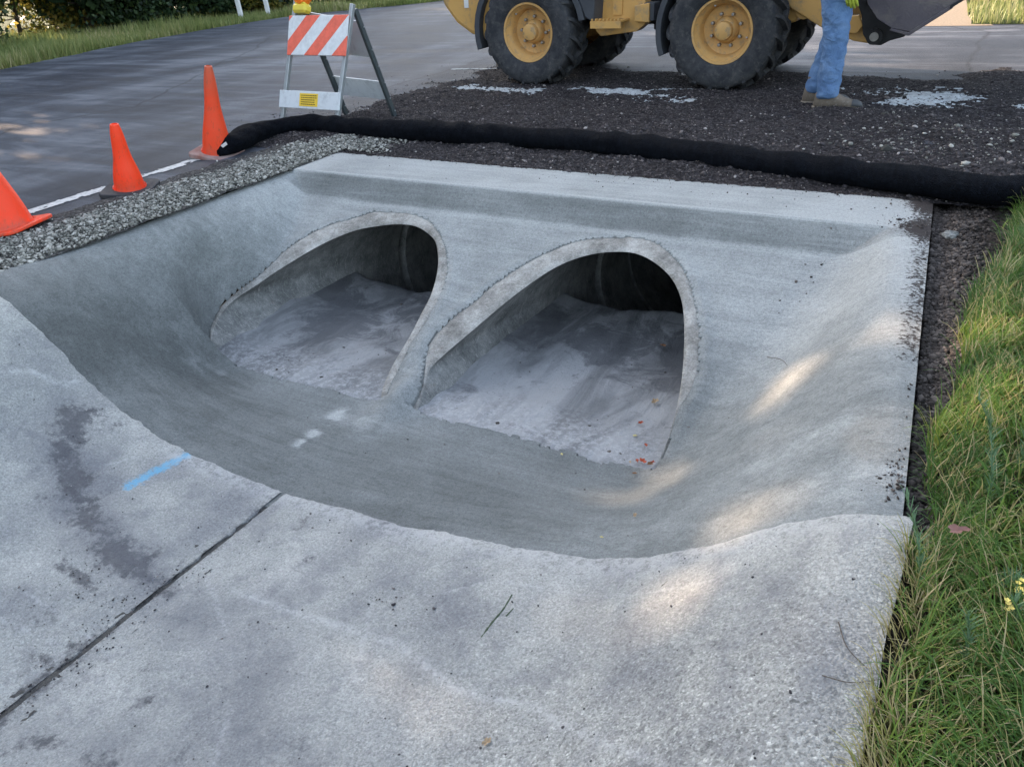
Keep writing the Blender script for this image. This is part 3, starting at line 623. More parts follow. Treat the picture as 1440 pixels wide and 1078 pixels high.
n = 420; x = RNG.normal(-.15, .55, n); y = RNG.normal(5.75, .35, n); k = (y > 4.9) & (x < 1.2); x, y = x[k], y[k]
stones('pale_rubble', np.stack([x, y, dirt_h(x, y) + .005], 1), np.clip(RNG.lognormal(-4.4, .5, len(x)), .006, .05), M_grav, 'pale stone bits in the dirt beyond the tube at right', .6, 'gravel')
# soil clods: trench and slab edge
n = 20000; x = np.abs(RNG.normal(.0, .10, n)) * 1.0 + .012; y = RNG.uniform(1.72, 4.75, n); k = x < .42; x, y = x[k], y[k]
x = x + EX(y); stones('soil_clods', np.stack([x, y, rg_h(x, y) + .006], 1), np.clip(RNG.lognormal(-4.75, .6, len(x)), .004, .032), M_clod, 'dark crumbly topsoil clods along the edge of the basin', .75, 'soil')
# crumbs on concrete
cr = []
def crumbs(n, cx, cy, sx, sy, xm=-.01):
    x = RNG.normal(cx, sx, n); y = RNG.normal(cy, sy, n); k = (x < xm) & (x > -4.05) & (y < 4.48) & (y > 1.84); cr.append(np.stack([x[k], y[k]], 1))
crumbs(420, -.01, 3.1, .05, .6); crumbs(160, -.08, 4.05, .10, .08); crumbs(90, -.35, 3.75, .25, .14); crumbs(160, -.0, 1.98, .04, .05); crumbs(60, -1.6, 4.3, 1.2, .12); crumbs(30, -2.0, 2.2, 1.3, .3); crumbs(40, -.4, 3.0, .4, .6)
x = RNG.uniform(-4.0, -.02, 700); y = 4.49 - RNG.exponential(.018, 700); cr.append(np.stack([x, y], 1))
cr = np.vstack(cr); cr[:, 0] += EX(cr[:, 1]) * sst(-.85, 0, cr[:, 0])
for k in 'LR': cr = cr[~inpoly(cr[:, 0], cr[:, 1], np.vstack([curves[k][1], [[curves[k][1][-1][0], 2.5], [curves[k][1][0][0], 2.5]]]))]
stones('slab_crumbs', np.stack([cr[:, 0], cr[:, 1], S(cr[:, 0], cr[:, 1]) + .002], 1), np.clip(RNG.lognormal(-5.2, .5, len(cr)), .003, .022), M_clod, 'dark soil crumbs sprinkled on the fresh concrete', .8, 'soil crumbs')
# crumbs on silt and apron
x = np.r_[RNG.uniform(-3.5, -2.5, 90), RNG.uniform(-2.05, -1.0, 200)]; y = 2.62 + RNG.exponential(.28, len(x)); k = y < 4; x, y = x[k], y[k]
stones('silt_crumbs', np.stack([x, y, 0 * x - .70 - .03 * sst(2.65, 3.1, y)], 1), np.clip(RNG.lognormal(-4.75, .5, len(x)), .004, .028), M_clod, 'dark crumbs lying on the dried silt', .7, 'crumbs')
x = np.r_[RNG.uniform(-3.9, -.05, 420), -2.25 + RNG.normal(0, .06, 260), RNG.normal(-2.45, .12, 70), RNG.normal(-1.45, .10, 30)]; y = np.r_[RNG.uniform(.4, 1.75, 420), RNG.uniform(.4, 1.3, 260), RNG.normal(1.05, .06, 70), RNG.normal(1.42, .04, 30)]
stones('apron_grit', np.stack([x, y, np.interp(x, _xs, U1) + .008], 1), np.clip(RNG.lognormal(-5.3, .4, len(x)), .003, .013), M_mill, 'fine grit and crumbs on the old slabs', .7, 'grit')
# one concrete chunk spilled past the basin corner
def rock(name, c, s, mat, label, cat, sub=2, seed=0, flat=.7, group=None):
    import bmesh
    bm = bmesh.new(); bmesh.ops.create_icosphere(bm, subdivisions=sub + 1, radius=1)
    for v in bm.verts:
        p = v.co; r = 1 + (float(fbm(p.x * 1.6 + seed, p.y * 1.6 + p.z * 1.3, seed, 3)) - .5) * .9; v.co = Vector((p.x * r * s, p.y * r * s * .8, p.z * r * s * flat))
    me = bpy.data.meshes.new(name); bm.to_mesh(me); bm.free(); me.materials.append(mat); o = bpy.data.objects.new(name, me); COL.objects.link(o); o.location = c
    return tag(o, label, cat, group)
p = gp(1337, 322, .02); rock('concrete_chunk', (p[0], p[1], -.005), .034, M_pipe, 'rough grey concrete chunk just past the back right corner of the basin', 'concrete chunk', 2, 3, .5)
p = gp(1245, 592 - 425, .0); rock('rock', (p[0], p[1], .02), .035, M_grav, 'pale fist sized stone in the dirt below the boot toe', 'stone', 1, 5, .8)
p = gp(1245, 217, .0); rock('rock', (p[0], p[1], .03), .032, M_grav, 'pale stone resting behind the black tube', 'stone', 1, 6, .8)
p = gp(1140, 162, .0); rock('rock', (p[0], p[1], .02), .03, M_grav, 'small grey stone left of the boots', 'stone', 1, 9, .6)
# white powder spills
g = Gr('white_powder', .95, .1); g.fin(g.ramp(g.noise(25, 6, .75), [(.3, (.22, .235, .24)), (.65, (.50, .54, .56))]), g.bump(g.noise(80, 4), .004)); M_pow = g.m
def powder(pts, wd, seed, label):
    P = np.array([gp(*q)[:2] for q in pts]); x0, y0 = P.min(0) - .4; x1, y1 = P.max(0) + .4
    X, Y, F, _, _ = grid(x0, x1, y0, y1, .011); D, _, _ = segd(X, Y, P)
    ok = D < wd * (fbm(X * 3.5, Y * 5, seed, 5) - .28 + (fbm(X * 34, Y * 60, seed + 5, 3) - .5) * .55) * 2.4
    F = F[ok[F].all(1)]; Z = np.maximum(dirt_h(X, Y), -.004) + .004
    V, F, _ = compact(np.stack([X, Y, Z], 1), F); tag(raw('powder_spill', V, F, M_pow, smooth=True), label, 'powder spill', kind='stuff')
powder([(655, 127), (690, 128), (735, 130)], .20, 101, 'white powder streak below the rear wheel')
powder([(845, 131), (880, 132), (930, 134)], .28, 102, 'white powder patch between the two near wheels')
powder([(952, 144), (1010, 149)], .10, 103, 'small white powder streak in front of the front wheel')
powder([(1215, 136), (1265, 132), (1320, 137), (1290, 145)], .30, 104, 'broad white powder patch right of the boots')
powder([(1330, 143), (1385, 148), (1440, 156), (1470, 160)], .17, 105, 'thin white powder trail at the right end of the dirt')
powder([(640, 97), (700, 97)], .055, 106, 'faint white powder arc left of the rear wheel')
# ================================================================== GRASS
def blades(name, P, H, Wd, mat, label, seg=4, lean=.7, az=None, curl=1.0, cat='grass', parent=None, kind='stuff', tone=None):
    n = len(P); a = RNG.uniform(0, 2 * PI, n) if az is None else az + RNG.normal(0, .9, n)
    le = np.clip(RNG.normal(lean, .3, n), 0, 1.5); cu = RNG.uniform(.3, 1.3, n) * curl
    L = np.zeros((n, seg + 1, 2, 3)); pos = np.array(P, float).copy(); ang = le * .35
    dx, dy = np.cos(a), np.sin(a); wx, wy = -dy, dx
    tw = RNG.normal(0, .5, n); wx, wy = wx * np.cos(tw) - wy * np.sin(tw), wx * np.sin(tw) + wy * np.cos(tw)
    for k in range(seg + 1):
        t = k / seg; wv = Wd * .5 * (1 - t) ** .6 * (1 if k < seg else 0) + .0003
        L[:, k, 0] = pos + np.stack([wx * wv, wy * wv, 0 * wv], 1); L[:, k, 1] = pos - np.stack([wx * wv, wy * wv, 0 * wv], 1)
        st = H / seg; pos = pos + np.stack([np.sin(ang) * dx * st, np.sin(ang) * dy * st, np.cos(ang) * st], 1); ang = np.minimum(ang + cu * 1.3 / seg * (.5 + t), 2.1)
        pos[:, 2] = np.maximum(pos[:, 2], P[:, 2] + .004)
    V = L.reshape(-1, 3); b = (np.arange(n) * (seg + 1) * 2)[:, None]; q = np.arange(seg)[None] * 2 + b
    F = np.stack([q, q + 1, q + 3, q + 2], -1).reshape(-1, 4)
    o = raw(name, V, F, mat, parent, smooth=True); tn = RNG.uniform(0, 1, n) if tone is None else tone
    attr(o, 'tone', np.repeat(tn, (seg + 1) * 2)); attr(o, 'up', np.tile(np.repeat(np.linspace(0, 1, seg + 1), 2), n))
    return tag(o, label if parent is None else None, cat if parent is None else None, kind=kind) if kind or parent is None else o
def leafmat(name, st, trans=.35, up=None, rough=.5):
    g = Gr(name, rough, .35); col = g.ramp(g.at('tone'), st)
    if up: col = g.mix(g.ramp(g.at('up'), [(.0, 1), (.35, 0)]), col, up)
    tr = g.n.new('ShaderNodeBsdfTranslucent'); g.L(col, tr.inputs[0]); mx = g.n.new('ShaderNodeMixShader'); mx.inputs[0].default_value = trans
    g.fin(col); out = g.n['Material Output']; g.t.links.new(g.b.outputs[0], mx.inputs[1]); g.t.links.new(tr.outputs[0], mx.inputs[2]); g.t.links.new(mx.outputs[0], out.inputs[0]); return g.m
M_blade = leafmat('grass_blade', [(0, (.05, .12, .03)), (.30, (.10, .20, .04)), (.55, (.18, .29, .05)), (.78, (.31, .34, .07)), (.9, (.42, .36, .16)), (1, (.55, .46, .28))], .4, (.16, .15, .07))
M_verge = leafmat('verge_blade', [(0, (.13, .18, .05)), (.5, (.23, .27, .085)), (.8, (.34, .34, .13)), (1, (.45, .40, .22))], .3)
n = 78000; x = .02 + RNG.random(n) ** 1.15 * 1.25; y = RNG.uniform(.15, 4.6, n)
bnd = .055 + .14 * sst(3.1, 4.2, y) + (fbm(y * 2.2, 0 * y + 3, 133) - .5) * .16 + .0 * y; bnd = np.where(y < 1.72, .035 + (fbm(y * 6, 0 * y, 139) - .5) * .06, bnd)
cl = fbm(x * 9, y * 9, 134, 3); k = (x > bnd) & (cl + .28 > RNG.random(n)); k &= ~((x > 1.0) & (RNG.random(n) < .3)); x, y = x[k], y[k]
tone = np.clip(-.10 + .82 * fbm(x * 3.1, y * 3.1, 135, 3) * RNG.uniform(.5, 1.35, len(x)) + .25 * sst(.5, .15, np.abs(y - 2.5)) * RNG.random(len(x)), 0, .86); tone = np.where(RNG.random(len(x)) < .14, RNG.uniform(.86, 1, len(x)), tone)
hh = RNG.uniform(.05, .16, len(x)) * (.75 + .5 * fbm(x * 5, y * 5, 136))
az = fbm(x * 4, y * 4, 137, 3) * 8; az = np.where(x < .17, RNG.normal(0, .9, len(x)), az)
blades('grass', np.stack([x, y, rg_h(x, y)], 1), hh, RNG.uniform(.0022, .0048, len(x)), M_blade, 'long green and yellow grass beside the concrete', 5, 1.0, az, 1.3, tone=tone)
n = 2600; x = .13 + RNG.random(n) * 1.0; y = RNG.uniform(.2, 4.4, n); k = fbm(x * 4, y * 4, 171) > .5; x, y = x[k], y[k]
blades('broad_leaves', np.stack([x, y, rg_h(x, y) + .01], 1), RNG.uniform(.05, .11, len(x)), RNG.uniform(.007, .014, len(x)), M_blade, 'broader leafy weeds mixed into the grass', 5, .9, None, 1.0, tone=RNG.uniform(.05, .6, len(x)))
n = 9000; x = .04 + RNG.random(n) * 1.0; y = RNG.uniform(.2, 4.5, n); k = (x > .07 + .14 * sst(3.1, 4.2, y)) | (y < 1.7); x, y = x[k], y[k]
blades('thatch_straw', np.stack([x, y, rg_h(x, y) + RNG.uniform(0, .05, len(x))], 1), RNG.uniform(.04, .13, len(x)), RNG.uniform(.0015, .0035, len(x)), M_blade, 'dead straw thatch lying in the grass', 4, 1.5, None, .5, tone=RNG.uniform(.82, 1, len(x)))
# dry straw hanging over the slab edge
n = 1000; y = np.r_[RNG.uniform(.9, 1.7, 400), RNG.uniform(.3, 1.2, 600)]; x = np.abs(RNG.normal(.0, .06, n)) + .014
blades('dry_grass', np.stack([x, y, 0 * x - .01], 1), RNG.uniform(.03, .10, n), RNG.uniform(.0015, .003, n), M_blade, 'dry straw coloured grass creeping over the old slab edge', 5, 1.1, PI, 1.2, tone=RNG.uniform(.80, 1, n))
# feathery weeds with yellow flowers
M_weed = leafmat('weed_leaf', [(0, (.09, .18, .09)), (1, (.18, .28, .15))], .3)
M_stem = worn('weed_stem', (.10, .16, .06), rough=.6)
M_flow = worn('yellow_petals', (.75, .62, .14), (.8, .72, .35), rough=.6, amt=.6)
def weed(px, py, h, lean, label, flower=None, seed=0, zz=.0):
    R = random.Random(seed); p = gp(px, py, zz); root = empty('weed', tuple(p), 0, label, 'weed', 'feathery weeds in the grass')
    m = MB(); pts = []; tone = []
    for i in range(9): t = i / 8; pts.append(Vector((lean[0] * t * t * h, lean[1] * t * t * h, h * t * (1 - .25 * t))))
    m.tube(pts, [.002 - .0012 * i / 8 for i in range(9)], 6).build('stem', M_stem, root)
    P = []; L = []
    nl = int(h * 420); base = np.array([list(pts[min(8, int(8 * (.15 + .85 * i / nl)))].lerp(pts[min(8, int(8 * (.15 + .85 * i / nl)) + 1)], R.random())) for i in range(nl)])
    blades('foliage', base, np.array([R.uniform(.022, .040) for _ in range(nl)]), np.full(nl, .0026), M_weed, None, 3, 1.6, None, .6, parent=root, kind=None)
    if flower:
        f = MB(); top = pts[-1]
        for i in range(flower):
            c = top + Vector((R.uniform(-.014, .014), R.uniform(-.014, .014), -i * .006 + .004)); a = R.random() * 6.28
            for j in range(5):
                aa = a + j * 1.26; q = Vector((math.cos(aa), math.sin(aa), .5)) * .0055
                s_ = Vector((-math.sin(aa), math.cos(aa), 0)) * .0032
                f.add([c, c + q * .6 + s_, c + q * 1.2, c + q * .6 - s_], [(0, 1, 2, 3)])
        f.build('flower', M_flow, root)
for a in [(1400, 850, .16, (.2, -.3), 'feathery weed tipped with a dense yellow flower head, upper of the two in bloom', 9, 1), (1420, 905, .13, (-.1, .1), 'feathery weed with a few pale yellow blooms, lower of the two in bloom', 5, 2),
          (1290, 830, .20, (-.3, .6), 'leaning feathery green weed sprig at the slab corner', None, 3), (1385, 720, .20, (-.1, .5), 'feathery bluish green weed by the brown leaf', None, 4), (1425, 690, .26, (.0, .5), 'tall feathery weed at the right picture edge', None, 5),
          (1352, 950, .15, (-.1, .4), 'bright feathery weed low in the grass beside the slab', None, 6), (1390, 640, .18, (-.3, .3), 'feathery weed behind the brown leaf', None, 7)]: weed(*a[:5], a[5], a[6])
# verge grass over the road
tag(raw('verge', [(-60, -30, -.03), (-13, -30, -.03), (-13, 4, -.03), (-13.1, 7.4, -.03), (-13.8, 9.9, -.03), (-14.3, 12.8, -.03), (-14.1, 15.3, -.03), (-12.3, 17.6, -.03), (-9, 24, -.03), (-9, 40, -.03), (-60, 40, -.03)], [tuple(range(11))], M_mead), kind='structure')
n = 52000; y = RNG.uniform(5.5, 24, n); ex = np.interp(y, [4, 7.4, 9.9, 12.8, 15.2, 17.6, 21, 30], [-13.1, -13.25, -14.0, -14.5, -14.3, -12.45, -11.5, -9]); x = ex - .0 - RNG.random(n) ** 1.5 * 6 + (fbm(y * 2, 0 * y, 140) - .5) * .25
fz = RNG.random(n)
blades('verge_grass', np.stack([x, y, 0 * x - .02], 1), RNG.uniform(.05, .17, n) * (1 + .8 * (fbm(x, y, 141) > .6)), RNG.uniform(.012, .022, n), M_verge, 'rough mown grass verge across the road', 2, .6, None, .6, tone=np.clip(fbm(x * .8, y * .8, 142) * .9 + RNG.uniform(-.3, .4, n), 0, 1))
n = 16000; x = RNG.uniform(-.6, 6, n); y = 12.05 + RNG.random(n) ** 1.3 * 9; k = x > -.42 - (y - 12) * .12; x, y = x[k], y[k]
strip('lawn', [(.3, 12.0), (8, 11.95), (60, 11.9), (60, 60), (-2.5, 60), (-.45, 12.05)], -.002 + .004, M_mead, kind='structure')
blades('corner_grass', np.stack([x, y, 0 * x], 1), RNG.uniform(.06, .22, len(x)), RNG.uniform(.012, .02, len(x)), M_verge, 'sunlit yellow green grass at the far right corner', 2, .6, None, .6, tone=RNG.uniform(.3, 1, len(x)))
# ================================================================== TREES
M_bark = worn('bark', (.07, .055, .042), (.035, .03, .025), .9, .2, 8, .8, .01, fine=40)
M_leafd = leafmat('dark_leaf', [(0, (.012, .028, .014)), (.6, (.03, .06, .022)), (1, (.06, .095, .03))], .25)
M_leafy = leafmat('yellow_leaf', [(0, (.06, .09, .02)), (.5, (.20, .19, .04)), (1, (.42, .32, .08))], .5)
def toground(p): return p[..., 0] + p[..., 2] / math.tan(SE) * math.cos(SA), p[..., 1] - p[..., 2] / math.tan(SE) * math.sin(SA)
def gproj(px, py, z):
    q = gp(px, py, z); k = -z / math.tan(SE); return q[0] - k * math.cos(SA) * 1.0, q[1] + k * math.sin(SA)
# openings in the crowns: where the photograph shows sun flecks
def spot(px, py, z, rx, ry, s): 
    q = gp(px, py, z); return (q[0] + z / math.tan(SE) * math.cos(SA), q[1] - z / math.tan(SE) * math.sin(SA), rx, ry, s)
GAPS = [spot(1230, 505, -.2, .60, .17, .925), spot(1110, 565, -.35, .65, .14, .92), spot(980, 625, -.55, .60, .16, .925), spot(930, 710, -.62, .40, .13, .945), spot(960, 860, -.42, .65, .19, .90), spot(850, 985, -.45, .55, .18, .985), spot(1040, 890, -.33, .40, .13, .90), spot(690, 985, -.55, .45, .14, .98), spot(1130, 650, -.3, .40, .08, .95), spot(620, 1040, -.55, .3, .08, .95),
        spot(1385, 470, .0, .50, .20, .99), spot(1400, 620, .0, .4, .14, .99), spot(1390, 380, 0, .3, .1, .96), spot(1400, 930, 0, .35, .08, .96), spot(1330, 980, 0, .2, .05, .95), spot(48, 180, 0, .55, .22, .93), spot(30, 160, 0, .4, .12, .9), spot(0, 215, 0, .5, .12, .85), spot(100, 205, 0, .4, .10, .8), spot(20, 55, 0, .9, .35, .99), spot(80, 58, 0, .7, .3, .99), spot(380, 105, 0, 1.2, .12, .6), spot(110, 130, 0, .8, .1, .6)]
def openat(gx, gy):
    r = np.zeros(gx.shape)
    for x, y, rx, ry, s in GAPS: r = np.maximum(r, s * .99 * np.exp(-np.maximum(((gx - x) / (rx * 3)) ** 2 + ((gy - y) / (ry * 2.6)) ** 2 - .15, 0)))
    r = np.maximum(r, sst(9.5, 9.75, gy) * sst(10.15, 9.95, gy) * sst(-4, -1.5, gx) * .75)
    return r
def tree(x, y, h, rad, label, mat, name='tree', seed=0, n_low=2600, n_high=2600, base=.25, group='trees across the road', trunk_r=.16, carve=True):
    R = np.random.default_rng(seed); root = empty(name, (x, y, 0), 0, label, 'tree' if name != 'shrub' else 'shrub', group)
    m = MB(); pr = random.Random(seed)
    m.tube([(0, 0, -.1), (.05, .03, h * .3), (-.05, .06, h * .6), (0, 0, h * .92)], [trunk_r, trunk_r * .8, trunk_r * .5, trunk_r * .1], 10)
    ncl = 34 if h > 4 else 16; cen = []
    for i in range(ncl):
        t = (i + .5) / ncl; z = base + (h - base) * t; rr = rad * (1 - .65 * t ** 1.6) * pr.uniform(.45, .95); a = i * 2.4 + pr.random()
        c = Vector((math.cos(a) * rr, math.sin(a) * rr, z)); cen.append(c)
        m.tube([(0, 0, max(.1, z * .8)), tuple(c * .5 + Vector((0, 0, z * .42))), tuple(c)], [trunk_r * .35 * (1 - t * .6), trunk_r * .2, .012], 6)
    m.build('trunk', M_bark, root, smooth=True)
    cen = np.array([list(c) for c in cen])
    def leaves(n, zlo, zhi, size):
        ok = (cen[:, 2] >= zlo - 1.2) & (cen[:, 2] <= zhi + 1.2); C = cen[ok] if ok.any() else cen; k = R.integers(0, len(C), n); v = R.normal(0, 1, (n, 3)); v /= np.linalg.norm(v, axis=1)[:, None]
        p = C[k] + v * (R.random((n, 1)) ** .45) * np.array([rad * .55, rad * .55, min(h * .12, 1.1)]) ; p[:, 2] = np.clip(p[:, 2], .04, h)
        core = R.random(n) < .35; p[core, 0] *= .45; p[core, 1] *= .45
        sz = size * R.uniform(.6, 1.4, n)
        if carve:
            w_ = p + np.array([x, y, 0]); gx, gy = toground(w_); keep = R.random(n) > openat(gx, gy) * 1.0; p = p[keep]; sz = sz[keep]
        return p, sz
    p1, s1 = leaves(n_low, 0, 2.6, .11); p2, s2 = leaves(n_high, 2.0, h, .36); p = np.vstack([p1, p2]); sz = np.r_[s1, s2]; n = len(p)
    u = R.normal(0, 1, (n, 3)); u /= np.linalg.norm(u, axis=1)[:, None]; v = np.cross(u, R.normal(0, 1, (n, 3))); v /= np.linalg.norm(v, axis=1)[:, None]
    wf = np.where(sz > .17, .46, .28)[:, None]; sz = sz[:, None]; V = np.stack([p - u * sz * .5, p + v * sz * wf + u * sz * .05, p + u * sz * .5, p - v * sz * wf + u * sz * .05], 1).reshape(-1, 3)
    F = np.arange(n * 4).reshape(n, 4); o = raw('crown', V, F, mat, root); attr(o, 'tone', np.repeat(R.random(n), 4)); return root
TR = [(-19.5, -7, 11, 2.6), (-18.8, -3.4, 10.5, 2.5), (-19.4, .2, 11.5, 2.7), (-18.9, 3.8, 10.8, 2.6), (-19.6, 7.4, 11.2, 2.6), (-20.6, 10.3, 11.0, 2.4), (-18.4, 12.6, 6.0, 2.0), (-18.0, 15.2, 4.8, 1.9)]
TL = ['dark evergreen, southernmost of the row across the road', 'dark evergreen, second in the row across the road', 'tall dark evergreen, third in the row across the road', 'dark evergreen, fourth in the row across the road', 'dense evergreen just left of the sunlit yellow leaves', 'dark tree at the top left corner behind the yellow leaves', 'dark bushy tree standing above the middle of the verge', 'dark bushy tree behind the white posts']
for i, (x, y, h, r) in enumerate(TR): tree(x, y, h, r, TL[i], M_leafd, seed=10 + i, n_low=9000 if i > 3 else 800, n_high=10500 if i < 6 else 5000, base=.2)
for i, (x, y, h, r, mt, lb) in enumerate([(-19.2, 11.4, 2.6, 1.1, M_leafy, 'yellow leaved shrub glowing in sun at the top left corner'), (-18.9, 12.6, 2.2, .9, M_leafy, 'yellow green shrub at the left end of the verge'), (-17.7, 13.9, 1.9, 1.0, M_leafd, 'low dark shrub left of the white posts'),
        (-17.0, 15.0, 1.8, .9, M_leafd, 'low dark shrub behind the two white posts'), (-16.2, 16.6, 1.7, .9, M_leafd, 'low shrub right of the white posts'), (-17.6, 12.9, 1.5, .8, M_leafd, 'low dark shrub at the foot of the evergreens'), (-16.6, 15.9, 1.5, .6, M_leafy, 'rusty yellow shrub between the white posts'), (-15.6, 17.9, 1.9, 1.0, M_leafd, 'shrub at the far right end of the hedge'), (-18.4, 10.2, 1.6, .9, M_leafd, 'dark shrub in the far left picture edge')]):
    tree(x, y, h, r, lb, mt, 'shrub', 40 + i, 7000, 600, .1, 'shrubs at the back of the verge', .05)
for i, (x, y, h, r) in enumerate([(-21.5, -5, 9, 2.8), (-21.8, -1.4, 9, 2.8), (-21.5, 2.2, 9.5, 2.8), (-21.8, 5.6, 9.5, 2.8), (-18.8, -11, 11, 2.8)]):  # unseen back row added to stop sun leaking through the first
    tree(x, y, h, r, ['added unseen dark tree blocking sun behind the hedge row, first', 'added unseen dark tree blocking sun behind the hedge row, second', 'added unseen dark tree blocking sun behind the hedge row, third', 'added unseen dark tree blocking sun behind the hedge row, fourth', 'dark tree far along the hedge row towards the viewer'][i], M_leafd, seed=70 + i, n_low=800, n_high=9000)
# ================================================================== POSTS
M_white = worn('white_paint', (.72, .73, .72), (.45, .45, .43), .6, .4, 9, .5, .002)
for (px, py), lb in (((340, 27), 'left of the two slim white posts on the verge'), ((378, 22), 'right of the two slim white posts on the verge')):
    p = gp(px, py); m = MB(); m.box((0, 0, .62), (.09, .09, 1.3), bev=.008).box((0, 0, 1.29), (.12, .12, .04), bev=.006)
    o = m.build('white_post', M_white); o.location = tuple(p); o.rotation_euler = (0, math.radians(-3), .4); tag(o, lb, 'post', 'white posts on the verge')
# ================================================================== CONES
def cone_mat(name, c, c2, tipz=.97):
    g = Gr(name, .5, .4); f = g.ramp(g.noise(7, 6, .7), [(.4, 0), (.75, 1)]); col = g.mix(g.ma('MULTIPLY', f, .45), c, c2)
    sc = g.ramp(g.noise(1, 6, .85, g.mp((22, 22, 9))), [(.55, 0), (.66, 1)]); col = g.mix(g.ma('MULTIPLY', sc, .55), col, (.20, .07, .035)); sz_ = g.n.new('ShaderNodeSeparateXYZ'); g.L(g.tc, sz_.inputs[0]); tp = g.ma('MULTIPLY', g.ramp(sz_.outputs[2], [(tipz, 0), (min(.99, tipz + .25), 1)]), g.ramp(g.noise(9, 6, .7), [(.3, .3), (.6, 1)])); col = g.mix(g.ma('MULTIPLY', tp, .75), col, (.30, .13, .07)); dn = g.ramp(sz_.outputs[2], [(0, 1), (.10, 0)]); col = g.mix(g.ma('MULTIPLY', dn, g.ramp(g.noise(12, 6, .8), [(.4, 0), (.6, .6)])), col, (.25, .12, .08)); return g.fin(col, g.bump(g.noise(60, 4), .002))
M_or1 = cone_mat('cone_orange', (.98, .050, .006), (.85, .08, .02)); M_or2 = cone_mat('cone_faded', (.88, .065, .015), (.60, .11, .05), .42); M_blk = worn('black_rubber', (.035, .037, .042), (.07, .07, .07), .75, .3)
M_basebr = worn('stained_rubber', (.22, .10, .08), (.36, .30, .28), .8, amt=.9)
def cone(pos, h, rb, base, tilt, label, mc, mb, rz=0, bh=.03):
    root = empty('traffic_cone', pos, 0, label, 'traffic cone', 'orange traffic cones at the road edge'); root.rotation_euler = tilt
    m = MB(); N = 14; prof = []
    for i in range(N + 1):
        t = i / N; prof.append((rb * (1 - t) + .024 * t + .004 * math.sin(t * 9), bh + (h - bh) * t))
    prof = [(rb + .012, bh - .002), (rb + .010, bh + .008)] + prof + [(.019, h + .002), (.016, h - .02), (.013, h - .05)]
    m.lathe(prof, n=40).build('cone_body', mc, root, smooth=True)
    b = MB(); s = base / 2; pts = []
    for cx, cy in ((1, 1), (-1, 1), (-1, -1), (1, -1)):
        for q in range(5):
            a = math.atan2(cy, cx) + (q - 2) * .32; pts.append((cx * (s - .05) + .05 * math.cos(a), cy * (s - .05) + .05 * math.sin(a)))
    b.prism(pts, 0.0, bh, 'z'); o = b.build('base', mb, root, bevel=.006); o.rotation_euler = (0, 0, rz)
    return root
p = gp(14, 322, .0); cone((p[0], p[1], .0), .68, .135, .36, (math.radians(2), math.radians(-7), 0), 'bright orange cone with orange base, nearest and cut by the left picture edge', M_or1, M_or1, .35, .02)
p = gp(184, 268, .0); cone((p[0], p[1], .0), .43, .092, .31, (math.radians(2), math.radians(7), 0), 'short orange cone on a black rubber base, middle of the three', M_or1, M_blk, .55, .028)
p = gp(306, 217, .0); cone((p[0], p[1], .0), .64, .103, .32, (math.radians(1), math.radians(12), 0), 'tall faded orange cone standing at the end of the black tube', M_or2, M_basebr, .3, .03)
# ================================================================== SILT SOCK
g = Gr('black_mesh_fabric', .97, .10); wv = g.noise(1, 5, .7, g.mp((40, 8, 20)), .8); g.fin(g.mix(g.ramp(wv, [(.4, 0), (.7, 1)]), (.003, .004, .007), (.009, .012, .018)), g.bump(g.ma('ADD', g.noise(14, 5, .7), g.ma('MULTIPLY', g.vor(160), .25)), .06, 1.0)); M_sock = g.m
cl = [(303, 222), (330, 214), (352, 203), (380, 194), (415, 188), (450, 187), (500, 192), (560, 197), (620, 200), (700, 205), (780, 210), (860, 216), (940, 224), (1020, 233), (1100, 243), (1180, 253), (1250, 262), (1310, 270), (1370, 279), (1440, 283), (1530, 290), (1640, 298)]
P = spl([gp(a, b, 0.0) for a, b in cl], 180); P = P + np.array([0, .02, 0]) + np.array([0, -.085, 0]) * sst(-3.2, -.9, P[:, 0])[:, None]
N = len(P); n = 28; V = []
Lc = np.r_[0, np.cumsum(np.linalg.norm(np.diff(P, axis=0), axis=1))]
for i in range(N):
    t = P[min(i + 1, N - 1)] - P[max(i - 1, 0)]; t /= np.linalg.norm(t); nx_ = np.array([t[1], -t[0], 0]); s = Lc[i]
    r = .086 + .010 * (float(fbm(s * 1.3, 0, 151)) - .5) * 2 - .0 ; r *= .35 + .65 * min(1, math.sin(min(1, s / .13) * PI / 2)) if s < .13 else 1
    r += .004 * math.sin(s * 16 + math.sin(s * 5) * 2)
    for k in range(n):
        a = 2 * PI * k / n; ww = r * (1 + .22 * (float(fbm(s * 2.2, k * .35, 152, 3)) - .5) + .03 * math.sin(s * 30 + k * .9 + 4 * float(fbm(s, k * .2, 155)))); up = math.sin(a) * ww * .88; V.append(P[i] + nx_ * math.cos(a) * ww * 1.1 + np.array([0, 0, max(up, -r * .75) + r * .82]))
i = np.arange(N * n).reshape(N, n); F = np.stack([i[:-1], i[1:], np.roll(i[1:], -1, 1), np.roll(i[:-1], -1, 1)], -1).reshape(-1, 4)
cap0 = len(V); V.append(P[0] + np.array([-.012, 0, .05])); V = np.array(V); V[:, 2] -= .004
F = list(map(tuple, F)) + [(cap0, (k + 1) % n, k) for k in range(n)]
sock = raw('silt_sock', V, F, M_sock, smooth=True); tag(sock, 'long black filter tube snaking along the back of the basin', 'filter tube')
q = P[4]; m = MB(); m.box((q[0] + .05, q[1] - .115, .085), (.055, .004, .022), Matrix.Rotation(-.5, 3, 'Y') @ Matrix.Rotation(.2, 3, 'Z')); m.build('tag', M_white, sock)
